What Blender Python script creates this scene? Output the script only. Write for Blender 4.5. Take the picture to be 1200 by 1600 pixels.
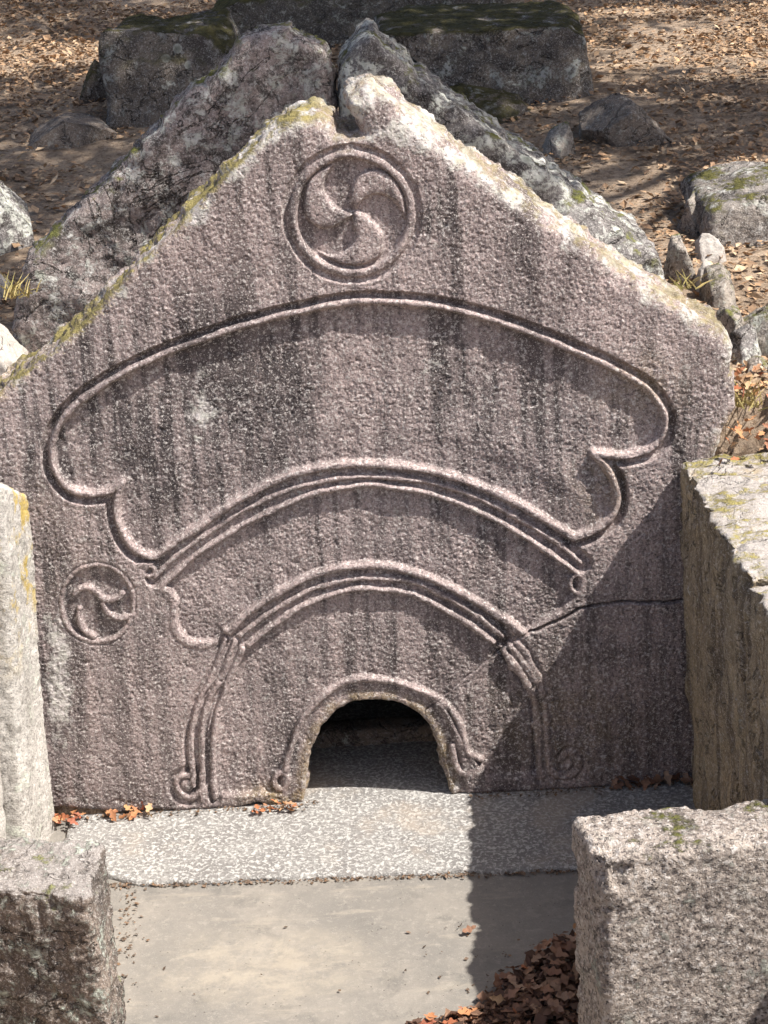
import bpy, math, random
import numpy as np

# ------------------------------------------------------------------ scene, camera, light
for o in list(bpy.data.objects):
    bpy.data.objects.remove(o)
scene = bpy.context.scene
COL = scene.collection
RNG = np.random.default_rng(7)

FPX, PITCH, ROLL, DIST, ZC = 3000.0, math.radians(20), math.radians(3.3), 7.5, 1.258
CAM = np.array([0, -DIST*math.cos(PITCH), ZC + DIST*math.sin(PITCH)])
FWD = np.array([0, math.cos(PITCH), -math.sin(PITCH)])
_r0 = np.array([1., 0, 0]); _u0 = np.cross(_r0, FWD)
RGT = math.cos(ROLL)*_r0 - math.sin(ROLL)*_u0
UPV = math.cos(ROLL)*_u0 + math.sin(ROLL)*_r0

cd = bpy.data.cameras.new('camera'); cam = bpy.data.objects.new('camera', cd); COL.objects.link(cam)
cd.sensor_fit = 'VERTICAL'; cd.sensor_height = 36.0; cd.sensor_width = 27.0
cd.lens = 36.0*FPX/1600.0; cd.clip_start = 0.05; cd.clip_end = 500
from mathutils import Matrix
cam.matrix_world = Matrix(((RGT[0], UPV[0], -FWD[0], CAM[0]), (RGT[1], UPV[1], -FWD[1], CAM[1]),
                           (RGT[2], UPV[2], -FWD[2], CAM[2]), (0, 0, 0, 1)))
scene.camera = cam

SUN = np.array([0.62, -0.27, 1.0]); SUN /= np.linalg.norm(SUN)
world = bpy.data.worlds.new('World'); scene.world = world; world.use_nodes = True
wn = world.node_tree
sky = wn.nodes.new('ShaderNodeTexSky'); sky.sky_type = 'NISHITA'; sky.sun_disc = False
sky.sun_elevation = math.asin(SUN[2]); sky.sun_rotation = math.atan2(SUN[0], SUN[1])
sky.altitude = 300; sky.dust_density = 4.0; sky.ozone_density = 0.4
bg = wn.nodes['Background']; bg.inputs['Strength'].default_value = 0.088
wn.links.new(sky.outputs[0], bg.inputs[0])
sl = bpy.data.lights.new('sun', 'SUN'); sl.energy = 4.6; sl.angle = math.radians(0.53); sl.color = (1.0, 0.955, 0.89)
so = bpy.data.objects.new('sun', sl); COL.objects.link(so)
from mathutils import Vector
so.rotation_euler = Vector(SUN).to_track_quat('Z', 'Y').to_euler(); so.location = (6, -4, 12)
vs = scene.view_settings
vs.view_transform = 'Standard'; vs.look = 'None'; vs.exposure = 0.72; vs.gamma = 1.0
vs.use_curve_mapping = False
scene.render.engine = 'CYCLES'
scene.cycles.max_bounces = 5; scene.cycles.diffuse_bounces = 4; scene.cycles.use_adaptive_sampling = True; scene.cycles.adaptive_threshold = 0.03

# ------------------------------------------------------------------ geometry helpers
A = lambda l: np.asarray(l, float)

def ray(p):
    p = A(p)
    return FWD + ((p[..., 0:1]-600)/FPX)*RGT + ((800-p[..., 1:2])/FPX)*UPV

def on_y(p, y):                      # point of the place seen at pixel p whose depth is y
    d = ray(p); t = (np.asarray(y)-CAM[1])/d[..., 1]
    return CAM + d*t[..., None]

def on_z(p, z):
    d = ray(p); t = (z-CAM[2])/d[..., 2]
    return CAM + d*t[..., None]

def proj(P):
    d = A(P)-CAM; w = d@FWD
    return np.stack([600+FPX*(d@RGT)/w, 800-FPX*(d@UPV)/w], -1)

_perm = np.random.default_rng(3).permutation(512)
_perm = np.concatenate([_perm, _perm, _perm])
_g3 = np.random.default_rng(4).normal(size=(512, 3)); _g3 /= np.linalg.norm(_g3, axis=1)[:, None]

def noise3(p):
    p = A(p); i = np.floor(p).astype(np.int64); f = p-i
    u = f*f*f*(f*(f*6-15)+10); i &= 511
    out = 0
    for dx in (0, 1):
        hx = _perm[(i[:, 0]+dx) & 511]; wx = u[:, 0] if dx else 1-u[:, 0]
        for dy in (0, 1):
            hy = _perm[(hx+i[:, 1]+dy) & 511]; wy = u[:, 1] if dy else 1-u[:, 1]
            for dz in (0, 1):
                g = _g3[_perm[(hy+i[:, 2]+dz) & 511]]; wz = u[:, 2] if dz else 1-u[:, 2]
                out = out + wx*wy*wz*(g[:, 0]*(f[:, 0]-dx)+g[:, 1]*(f[:, 1]-dy)+g[:, 2]*(f[:, 2]-dz))
    return out*1.6

def fbm(p, scale, octv=4, gain=0.5, seed=0.0):
    p = A(p)*scale + seed*17.31 + 100.5
    a, s, t = 1.0, 0, 0
    for k in range(octv):
        s = s + a*noise3(p); t += a; p = p*2.03+11.7; a *= gain
    return s/t

def sstep(a, b, x):
    t = np.clip((x-a)/(b-a), 0, 1); return t*t*(3-2*t)

def spline(pts, n=8, closed=False):
    P = A(pts); m = len(P); out = []
    for i in range(m if closed else m-1):
        if closed:
            a, b, c, d = P[i-1], P[i], P[(i+1) % m], P[(i+2) % m]
        else:
            a, b, c, d = P[max(i-1, 0)], P[i], P[i+1], P[min(i+2, m-1)]
        for k in range(n):
            t = k/n
            out.append(.5*((2*b)+(c-a)*t+(2*a-5*b+4*c-d)*t*t+(3*b-a-3*c+d)*t**3))
    if not closed: out.append(P[-1])
    return A(out)

def seg_dist(P, line, closed=False, margin=None):
    """distance of points P (n,2) to a polyline; beyond margin it is just 'far'"""
    L = A(line); out = np.full(len(P), 1e3)
    idx = np.arange(len(P))
    if margin is not None:
        lo, hi = L.min(0)-margin, L.max(0)+margin
        idx = np.nonzero(((P >= lo) & (P <= hi)).all(1))[0]
    Q = P[idx]; best = np.full(len(Q), 1e6)
    m = len(L)
    for i in range(m if closed else m-1):
        a = L[i]; b = L[(i+1) % m]; ab = b-a; l2 = max(ab@ab, 1e-12)
        if margin is not None:
            lo, hi = np.minimum(a, b)-margin, np.maximum(a, b)+margin
            k = np.nonzero((Q[:, 0] >= lo[0]) & (Q[:, 0] <= hi[0]) & (Q[:, 1] >= lo[1]) & (Q[:, 1] <= hi[1]))[0]
            q = Q[k]
        else:
            k = slice(None); q = Q
        d = q-a; t = np.clip((d@ab)/l2, 0, 1)
        e = d-t[:, None]*ab
        dd = (e*e).sum(1)
        best[k] = np.minimum(best[k], dd)
    out[idx] = np.sqrt(best)
    return np.minimum(out, 1e3)

def inside(P, poly):
    L = A(poly); r = np.zeros(len(P), bool)
    x, y = P[:, 0], P[:, 1]
    for i in range(len(L)):
        (x0, y0), (x1, y1) = L[i-1], L[i]
        if y0 == y1: continue
        c = ((y0 > y) != (y1 > y)) & (x < (x1-x0)*(y-y0)/(y1-y0)+x0)
        r ^= c
    return r

def sdf(P, poly, margin=None):       # negative inside
    d = seg_dist(P, poly, True, margin); return np.where(inside(P, poly), -d, d)

def link(o, parent=None):
    COL.objects.link(o)
    if parent is not None: o.parent = parent
    return o

def tag(o, label=None, cat=None, group=None, kind=None):
    if label: o['label'] = label
    if cat: o['category'] = cat
    if group: o['group'] = group
    if kind or cat: o['kind'] = kind or 'thing'
    return o

def mesh_obj(name, V, F, mat=None, parent=None, attrs=None, normals=None, smooth=True):
    """F: (n,3)/(n,4) array or list of arrays/lists"""
    me = bpy.data.meshes.new(name)
    if isinstance(F, np.ndarray):
        F = [F]
    loops, starts, tot, n = [], [], [], 0
    for blk in F:
        if isinstance(blk, np.ndarray):
            k = blk.shape[1]; loops.append(blk.ravel())
            starts.append(n+np.arange(len(blk))*k); tot.append(np.full(len(blk), k)); n += blk.size
        else:
            loops.append(A(blk).astype(int)); starts.append(A([n]).astype(int)); tot.append(A([len(blk)]).astype(int)); n += len(blk)
    loops = np.concatenate(loops).astype(np.int32); starts = np.concatenate(starts).astype(np.int32)
    me.vertices.add(len(V)); me.vertices.foreach_set('co', np.ascontiguousarray(V, np.float32).ravel())
    me.loops.add(len(loops)); me.loops.foreach_set('vertex_index', loops)
    me.polygons.add(len(starts)); me.polygons.foreach_set('loop_start', starts)
    me.polygons.foreach_set('use_smooth', np.full(len(starts), smooth))
    if attrs:
        for k, (dom, v) in attrs.items():
            if v.ndim == 2:
                a = me.attributes.new(k, 'FLOAT_COLOR', dom); a.data.foreach_set('color', np.ascontiguousarray(v, np.float32).ravel())
            else:
                a = me.attributes.new(k, 'FLOAT', dom); a.data.foreach_set('value', np.ascontiguousarray(v, np.float32))
    me.update(calc_edges=True); me.validate()
    if normals is not None:
        me.normals_split_custom_set_from_vertices(normals.astype(float).tolist())
    if mat: me.materials.append(mat)
    o = bpy.data.objects.new(name, me)
    return link(o, parent)

def empty(name, loc=(0, 0, 0)):
    o = bpy.data.objects.new(name, None); o.empty_display_size = .1; o.location = loc
    return link(o)

def quad_normals(V, Q):
    n = np.cross(V[Q[:, 2]]-V[Q[:, 0]], V[Q[:, 3]]-V[Q[:, 1]])
    N = np.zeros_like(V)
    for k in range(4): np.add.at(N, Q[:, k], n)
    l = np.linalg.norm(N, axis=1); l[l == 0] = 1
    return N/l[:, None]

def relief_solid(outline_px, y0, thick, res, hfun, rows=14, edge_noise=.012, side_noise=.02, seed=1, shear=(0, 0)):
    """Stone with a worked front face on the plane y=y0, modelled as a relief grid inside its
    outline, with rough sides running back to y0+thick.  Returns V, front quads, side quads, cap."""
    W = on_y(A(outline_px), y0)[:, [0, 2]]
    lo, hi = W.min(0)-.03, W.max(0)+.03
    xs = np.arange(lo[0], hi[0], res); zs = np.arange(lo[1], hi[1], res)
    X, Z = np.meshgrid(xs, zs); n, m = X.shape
    P = np.stack([X.ravel(), Z.ravel()], 1)
    P3 = np.stack([P[:, 0], np.full(len(P), y0), P[:, 1]], 1)
    d = sdf(P, W, .25)
    d = d + edge_noise*fbm(P3, 14, 4, .55, seed)*2
    d = np.maximum(d, .0-P[:, 1]-.004) if lo[1] < .05 else d      # cut flat at the floor
    G = d.reshape(n, m); gz, gx = np.gradient(G, res)
    g = np.stack([gx.ravel(), gz.ravel()], 1); g /= np.maximum(np.linalg.norm(g, axis=1), 1e-6)[:, None]
    ins = G < 0
    cell = ins[:-1, :-1] | ins[1:, :-1] | ins[:-1, 1:] | ins[1:, 1:]
    idx = np.arange(n*m).reshape(n, m)
    # x to the right, z up, facing -y
    Q = np.stack([idx[:-1, :-1], idx[:-1, 1:], idx[1:, 1:], idx[1:, :-1]], -1)[cell]
    out = d > 0
    P[out] -= g[out]*np.clip(d[out], 0, res*1.5)[:, None]
    used = np.unique(Q); remap = -np.ones(n*m, int); remap[used] = np.arange(len(used))
    Q = remap[Q]; P = P[used]; d = np.minimum(d[used], 0); g = g[used]
    P3 = np.stack([P[:, 0], np.full(len(P), y0), P[:, 1]], 1)
    H, attrs = hfun(P3, -d)
    V = P3.copy(); V[:, 1] -= H
    V[:, 1] += shear[0]*(V[:, 0]-W[:, 0].mean()) + shear[1]*(V[:, 2]-W[:, 1].mean())
    # boundary
    E = np.concatenate([Q[:, [0, 1]], Q[:, [1, 2]], Q[:, [2, 3]], Q[:, [3, 0]]])
    key = np.sort(E, 1); key = key[:, 0]*len(V)+key[:, 1]
    u, first, cnt = np.unique(key, return_index=True, return_counts=True)
    B = E[first[cnt == 1]]
    bv = np.unique(B); bmap = -np.ones(len(V), int); bmap[bv] = np.arange(len(bv))
    bn = g[bv]
    yb = V[bv, 1]; yend = y0+thick
    layers = [bv]; VV = [V]; base = len(V)
    ss = np.linspace(0, 1, rows+1)[1:]**1.25
    for s in ss:
        q = V[bv].copy(); q[:, 1] = yb+(yend-yb)*s
        bump = side_noise*fbm(q, 9, 4, .55, seed+5)*2*min(1, s*6)
        if s == 1: bump = bump-.03
        q[:, 0] += bn[:, 0]*bump; q[:, 2] += bn[:, 1]*bump
        q[:, 2] = np.maximum(q[:, 2], 0) if lo[1] < .05 else q[:, 2]
        VV.append(q); layers.append(base+np.arange(len(bv))); base += len(bv)
    S = []
    for a, b in zip(layers[:-1], layers[1:]):
        i, j = bmap[B[:, 0]], bmap[B[:, 1]]
        S.append(np.stack([a[j], a[i], b[i], b[j]], 1))
    # longest loop for the back face
    nxt = {}
    for a, b in B: nxt.setdefault(a, []).append(b)
    best = []
    while nxt:
        a = next(iter(nxt)); loop = [a]
        while a in nxt:
            b = nxt[a].pop()
            if not nxt[a]: del nxt[a]
            if b == loop[0]: break
            loop.append(b); a = b
        if len(loop) > len(best): best = loop
    cap = [int(layers[-1][bmap[v]]) for v in best][::-1]
    V = np.concatenate(VV)
    for k in list(attrs):
        v = attrs[k]; attrs[k] = np.concatenate([v]+[v[bv]]*rows)
    return V, Q, np.concatenate(S), cap, attrs

def block_mesh(corners, r=.04, res=.02, amp=.012, fscale=9, seed=1, chip=0.0, octv=5, lump=0.0, fine=0.0, ffs=55, facets=0, fcut=(.72, .97)):
    """rough hewn block: rounded box bent to 8 corners (bottom FL FR BR BL, top FL FR BR BL) plus stone roughness"""
    C = A(corners)
    e = lambda a, b: np.linalg.norm(C[a]-C[b])
    dims = A([(e(0, 1)+e(4, 5))/2, (e(0, 3)+e(4, 7))/2, (e(0, 4)+e(2, 6))/2])
    nn = np.maximum(4, np.round(dims/res).astype(int))
    quads = []
    def gridface(ax, side):
        a, b = [k for k in range(3) if k != ax]
        I, J = np.meshgrid(np.arange(nn[a]+1), np.arange(nn[b]+1), indexing='ij')
        L = np.zeros(I.shape+(3,), int); L[..., a] = I; L[..., b] = J; L[..., ax] = nn[ax]*side
        q = np.stack([L[:-1, :-1], L[1:, :-1], L[1:, 1:], L[:-1, 1:]], 2).reshape(-1, 4, 3)
        flip = (side == 0) ^ (ax == 1)
        return q[:, ::-1] if flip else q
    for ax in range(3):
        for side in (0, 1): quads.append(gridface(ax, side))
    Q = np.concatenate(quads); flat = Q.reshape(-1, 3)
    key = (flat[:, 0]*(nn[1]+1)+flat[:, 1])*(nn[2]+1)+flat[:, 2]
    u, fi, inv = np.unique(key, return_index=True, return_inverse=True)
    L = flat[fi]; F = inv.reshape(-1, 4)
    h = dims/2; c = (L/nn*2-1)*h
    rr = min(r, h.min()*.95)
    k = np.clip(c, -(h-rr), h-rr); dlt = c-k; ln = np.linalg.norm(dlt, axis=1); ln[ln == 0] = 1
    # keep flat faces flat: only round where more than one axis is past the inner box
    c = k+dlt/ln[:, None]*rr*(np.abs(dlt).max(1)/rr)[:, None]
    t = (c/h+1)/2; x, y, z = t[:, 0:1], t[:, 1:2], t[:, 2:3]
    def bil(i0, i1, i2, i3): return C[i0]*(1-x)*(1-y)+C[i1]*x*(1-y)+C[i2]*x*y+C[i3]*(1-x)*y
    V = bil(0, 1, 2, 3)*(1-z)+bil(4, 5, 6, 7)*z
    if facets:
        rs = np.random.default_rng(seed+900); cen = V.mean(0); hd = V.max(0)-V.min(0)
        U = (V-cen)/hd
        for k in range(facets):
            d = rs.normal(size=3); d[2] = abs(d[2])*.9-.10; d /= np.linalg.norm(d)
            pr = U@d; lim = pr.max()*rs.uniform(*fcut)
            U = U-np.clip(pr-lim, 0, None)[:, None]*d
        lo_, hi_ = U.min(0), U.max(0)
        V = (U-lo_)/(hi_-lo_)*hd+cen-hd/2
    N = quad_normals(V, F)
    dsp = amp*fbm(V, fscale, octv, .55, seed)*2
    if lump: dsp = dsp+lump*fbm(V, 2.2, 3, .5, seed+3)*2
    if fine: dsp = dsp+fine*fbm(V, ffs, 3, .6, seed+13)*2
    if chip:
        edge = (np.abs(c) > (h-rr*1.4)).sum(1) >= 2
        near = sstep(1.0, 2.0, (np.clip((np.abs(c)-(h-.10))/.10, 0, 1)).sum(1))
        dsp = dsp - chip*near*np.clip(fbm(V, 7, 5, .62, seed+9)*2.6+.15, 0, 1.2)
    return V+N*dsp[:, None], F

def block(name, corners, mat, label, cat, group=None, parent=None, **kw):
    V, F = block_mesh(corners, **kw)
    o = mesh_obj(name, V, F, mat, parent)
    return tag(o, label, cat, group)

# ------------------------------------------------------------------ materials
class NT:
    def __init__(s, name):
        s.m = bpy.data.materials.new(name); s.m.use_nodes = True; s.t = s.m.node_tree
        s.b = s.t.nodes['Principled BSDF']; s.b.inputs['Roughness'].default_value = .9
        s.b.inputs['Specular IOR Level'].default_value = .25
    def put(s, sock, v):
        if isinstance(v, bpy.types.NodeSocket): s.t.links.new(v, sock)
        elif v is not None:
            if sock.type == 'RGBA' and len(v) == 3: v = (*v, 1)
            sock.default_value = v
    def n(s, typ, **kw):
        x = s.t.nodes.new(typ)
        for k, v in kw.items(): setattr(x, k, v)
        return x
    def pos(s): 
        return s.n('ShaderNodeTexCoord').outputs['Object']
    def scalev(s, v, sc):
        x = s.n('ShaderNodeMapping'); s.put(x.inputs['Vector'], v); x.inputs['Scale'].default_value = sc; return x.outputs[0]
    def noise(s, v, scale, detail=4, rough=.55, dist=0.0):
        x = s.n('ShaderNodeTexNoise'); s.put(x.inputs['Vector'], v); x.inputs['Scale'].default_value = scale
        x.inputs['Detail'].default_value = detail; x.inputs['Roughness'].default_value = rough; x.inputs['Distortion'].default_value = dist
        return x.outputs[0]
    def vor(s, v, scale, feature='F1', out='Distance'):
        x = s.n('ShaderNodeTexVoronoi', feature=feature); s.put(x.inputs['Vector'], v); x.inputs['Scale'].default_value = scale
        return x.outputs[out]
    def rng(s, v, a, b, c=0., d=1., smooth=True):
        x = s.n('ShaderNodeMapRange'); x.interpolation_type = 'SMOOTHSTEP' if smooth else 'LINEAR'
        s.put(x.inputs[0], v)
        for i, q in enumerate((a, b, c, d)): x.inputs[i+1].default_value = q
        return x.outputs[0]
    def mix(s, f, a, b, mode='MIX'):
        x = s.n('ShaderNodeMix', data_type='RGBA', blend_type=mode)
        s.put(x.inputs[0], f); s.put(x.inputs[6], a); s.put(x.inputs[7], b); return x.outputs[2]
    def math(s, op, a, b=None, clamp=False):
        x = s.n('ShaderNodeMath', operation=op); x.use_clamp = clamp; s.put(x.inputs[0], a)
        if b is not None: s.put(x.inputs[1], b)
        return x.outputs[0]
    def attr(s, name, out='Fac'):
        x = s.n('ShaderNodeAttribute', attribute_name=name); return x.outputs[out]
    def up(s):
        g = s.n('ShaderNodeNewGeometry'); x = s.n('ShaderNodeSeparateXYZ'); s.put(x.inputs[0], g.outputs['Normal']); return x.outputs[2]
    def bump(s, h, strength, dist, normal=None):
        x = s.n('ShaderNodeBump'); s.put(x.inputs['Height'], h); x.inputs['Strength'].default_value = strength
        x.inputs['Distance'].default_value = dist
        if normal is not None: s.put(x.inputs['Normal'], normal)
        return x.outputs[0]
    def done(s, col, normal=None, rough=None):
        s.put(s.b.inputs['Base Color'], col)
        if normal is not None: s.put(s.b.inputs['Normal'], normal)
        if rough is not None: s.put(s.b.inputs['Roughness'], rough)
        return s.m

def stone_mat(name, c1, c2, dark=(.07, .06, .055), darkamt=.5, speck=.5, lichen=0.0, lcol=(.55, .54, .48), yellow=0.0,
              moss=0.0, mcol=(.085, .085, .025), bump=.6, grain=95, streak=0.0, slabattr=False, lscale=7.0, bd=.01, paletop=None, dscale=4.6, mottle=0.0, cracks=0.0, yz=None):
    s = NT(name); p = s.pos()
    col = s.mix(s.rng(s.noise(p, 3.2, 5, .6), .35, .65), c1, c2)
    if darkamt:
        col = s.mix(s.math('MULTIPLY', s.rng(s.noise(p, dscale, 8, .72, .4), .48, .60), darkamt), col, dark)
    if streak:
        q = s.scalev(p, (16, 16, .9))
        col = s.mix(s.math('MULTIPLY', s.rng(s.noise(q, 1.0, 5, .6), .46, .64), streak), col, dark)
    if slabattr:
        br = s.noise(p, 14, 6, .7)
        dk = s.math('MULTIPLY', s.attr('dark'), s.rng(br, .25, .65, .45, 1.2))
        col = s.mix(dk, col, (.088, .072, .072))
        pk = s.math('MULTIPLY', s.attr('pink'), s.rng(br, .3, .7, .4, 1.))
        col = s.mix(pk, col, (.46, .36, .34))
        ol = s.math('MULTIPLY', s.attr('ochre'), s.rng(br, .35, .6, .0, 1.))
        col = s.mix(ol, col, (.33, .245, .125))
    if mottle:
        mo_ = s.noise(p, 17, 7, .78, .6)
        col = s.mix(s.math('MULTIPLY', s.rng(mo_, .52, .57), mottle), col, dark)
        col = s.mix(s.math('MULTIPLY', s.rng(s.noise(p, 23, 6, .78, .4), .56, .61), mottle*.8), col, lcol)
    if cracks:
        ck = s.math('ABSOLUTE', s.math('SUBTRACT', s.noise(p, 2.7, 5, .6, .8), .5)); ck = s.rng(ck, .010, .002)
        col = s.mix(s.math('MULTIPLY', ck, cracks), col, (.03, .025, .022))
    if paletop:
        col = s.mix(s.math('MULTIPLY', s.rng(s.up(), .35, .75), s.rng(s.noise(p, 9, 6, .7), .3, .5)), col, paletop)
    # mineral grains
    gr = s.noise(p, grain, 3, .6)
    gr2 = s.noise(p, grain*2.3, 2, .5)
    col = s.mix(s.math('MULTIPLY', s.rng(gr, .54, .66), speck), col, s.mix(.55, col, (.78, .73, .69)))
    col = s.mix(s.math('MULTIPLY', s.rng(gr, .46, .34), speck), col, s.mix(.6, col, (.06, .05, .05)))
    col = s.mix(s.math('MULTIPLY', s.rng(gr2, .60, .68), speck*.8), col, (.62, .57, .53))
    col = s.mix(s.math('MULTIPLY', s.rng(gr2, .40, .32), speck*.8), col, (.07, .06, .06))
    h = s.math('ADD', s.math('MULTIPLY', s.noise(p, 38, 5, .65), 1.0), s.math('MULTIPLY', gr, .45))
    if cracks: h = s.math('SUBTRACT', h, s.math('MULTIPLY', ck, 1.5))
    if lichen or slabattr:
        ln = s.noise(p, lscale, 8, .72, .3)
        la = s.rng(ln, .62-.14*lichen, .68-.12*lichen)
        la = s.math('MULTIPLY', la, s.rng(s.noise(p, 46, 4, .7), .36, .52))
        if slabattr:
            la = s.math('MULTIPLY', s.rng(s.math('ADD', ln, s.math('MULTIPLY', s.attr('lichen'), .32)), .62, .72), s.rng(s.noise(p, 46, 4, .7), .30, .5))
        col = s.mix(la, col, s.mix(s.rng(s.noise(p, 30, 3), .4, .6), lcol, s.mix(.35, lcol, (.42, .45, .36))))
        h = s.math('ADD', h, s.math('MULTIPLY', la, .35))
        vo = s.vor(p, lscale*.9)                            # round crustose patches
        rp = s.math('MULTIPLY', s.rng(vo, .24, .20), s.rng(s.noise(p, 2.6, 2), .53, .6))
        if not slabattr: col = s.mix(s.math('MULTIPLY', rp, min(1, lichen)*.8), col, s.mix(s.rng(vo, .21, .12), (.62, .63, .55), (.36, .38, .31)))
    if yellow:
        yn = s.rng(s.noise(p, 5.0, 7, .7), .60-.1*yellow, .68-.08*yellow)
        if yz:
            xz = s.n('ShaderNodeSeparateXYZ'); s.put(xz.inputs[0], p); yn = s.math('MULTIPLY', yn, s.rng(xz.outputs[2], *yz))
        col = s.mix(s.math('MULTIPLY', yn, .85), col, (.50, .36, .08))
    if moss:
        u = s.rng(s.up(), .25, .8)
        mo = s.math('MULTIPLY', u, s.rng(s.noise(p, 6.5, 7, .7), .60-.3*moss, .68-.26*moss))
        if slabattr: mo = s.math('MULTIPLY', mo, s.attr('mossy'))
        mc = s.mix(s.rng(s.noise(p, 26, 4, .7), .35, .65), mcol, tuple(min(1, 2.1*c) for c in mcol))
        col = s.mix(mo, col, mc); h = s.math('ADD', h, s.math('MULTIPLY', mo, s.noise(p, 120, 2)))
    nb = s.bump(h, bump, bd)
    nb = s.bump(s.noise(p, 170, 3, .6), bump*.7, bd*.35, nb)
    return s.done(col, nb)

M_SLAB = stone_mat('pink_granite', (.395, .318, .305), (.275, .223, .216), darkamt=.35, dscale=9, speck=1.0, moss=.6, mcol=(.15, .125, .05), bump=.8,
                   slabattr=True, lcol=(.60, .55, .53), grain=80)
M_REAR = stone_mat('weathered_granite', (.35, .285, .265), (.25, .205, .19), darkamt=.9, dscale=8, mottle=.8, cracks=.8, speck=.7, lichen=.75, moss=.35, bump=.9, lcol=(.60, .58, .55), lscale=9)
M_REARL = stone_mat('lichen_dark_granite', (.25, .23, .22), (.17, .155, .15), darkamt=.9, dscale=8, mottle=.75, cracks=.8, speck=.6, lichen=1.0, moss=.2, bump=.9, lcol=(.64, .63, .58), lscale=6)
M_BACK = stone_mat('mossy_dark_granite', (.21, .175, .145), (.14, .115, .095), darkamt=.8, mottle=.7, cracks=.8, speck=.5, lichen=.6, moss=.8, mcol=(.042, .037, .014), bump=1.0, lcol=(.40, .39, .37))
M_MOSSR = stone_mat('patchy_moss_granite', (.30, .265, .235), (.21, .18, .16), darkamt=.8, mottle=.7, cracks=.8, speck=.5, lichen=.7, moss=.42, mcol=(.07, .065, .02), bump=1.0, lcol=(.48, .46, .43))
M_MOSST = stone_mat('moss_covered_granite', (.16, .135, .11), (.11, .095, .08), darkamt=.7, mottle=.6, cracks=.5, speck=.4, lichen=.3, moss=1.3, mcol=(.05, .045, .015), bump=1.1)
M_ROCK = stone_mat('field_stone', (.40, .35, .30), (.30, .26, .22), darkamt=.4, mottle=.5, cracks=.6, speck=.5, lichen=.5, moss=.3, bump=.8)
M_BROWN = stone_mat('brown_stone', (.26, .205, .16), (.19, .15, .12), darkamt=.5, mottle=.5, cracks=.6, speck=.4, lichen=.15, bump=.7)
M_PALE = stone_mat('pale_stone', (.55, .50, .45), (.45, .41, .37), darkamt=.15, speck=.4, lichen=.2, bump=.6)
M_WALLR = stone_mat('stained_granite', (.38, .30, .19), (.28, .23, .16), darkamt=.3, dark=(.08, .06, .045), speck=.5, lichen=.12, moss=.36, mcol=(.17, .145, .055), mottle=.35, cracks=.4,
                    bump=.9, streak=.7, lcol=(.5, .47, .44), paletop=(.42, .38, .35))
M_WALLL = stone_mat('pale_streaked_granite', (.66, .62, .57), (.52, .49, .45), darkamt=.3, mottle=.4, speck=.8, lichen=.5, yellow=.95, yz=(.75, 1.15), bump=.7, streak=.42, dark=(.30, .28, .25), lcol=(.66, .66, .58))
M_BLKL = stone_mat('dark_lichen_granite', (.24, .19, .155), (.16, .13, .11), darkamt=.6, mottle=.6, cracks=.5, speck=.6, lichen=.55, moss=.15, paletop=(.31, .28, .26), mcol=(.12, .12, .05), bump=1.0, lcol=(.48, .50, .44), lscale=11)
M_BLKR = stone_mat('coarse_pink_granite', (.52, .445, .385), (.40, .34, .30), darkamt=.3, mottle=.45, dscale=14, speck=1.25, lichen=.2, moss=.1, bump=1.3, grain=47, bd=.016)
M_LINT = stone_mat('chamber_granite', (.50, .45, .41), (.42, .38, .35), darkamt=.4, speck=.4, bump=.6)

def paver_mat():
    s = NT('pecked_granite'); p = s.pos()
    col = s.mix(s.rng(s.noise(p, 5, 5, .6), .4, .62), (.29, .278, .262), (.225, .214, .203))
    a = s.noise(p, 62, 3, .6, .6)
    col = s.mix(s.rng(a, .50, .60), col, (.50, .485, .46)); col = s.mix(s.rng(a, .46, .36), col, (.22, .205, .195))
    col = s.mix(s.math('MULTIPLY', s.rng(s.noise(p, 2.2, 6, .6), .52, .66), .5), col, (.44, .37, .30))
    h = s.math('ADD', a, s.math('MULTIPLY', s.noise(p, 130, 3), .4))
    return s.done(col, s.bump(h, .8, .012))
M_PAVE = paver_mat()

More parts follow.
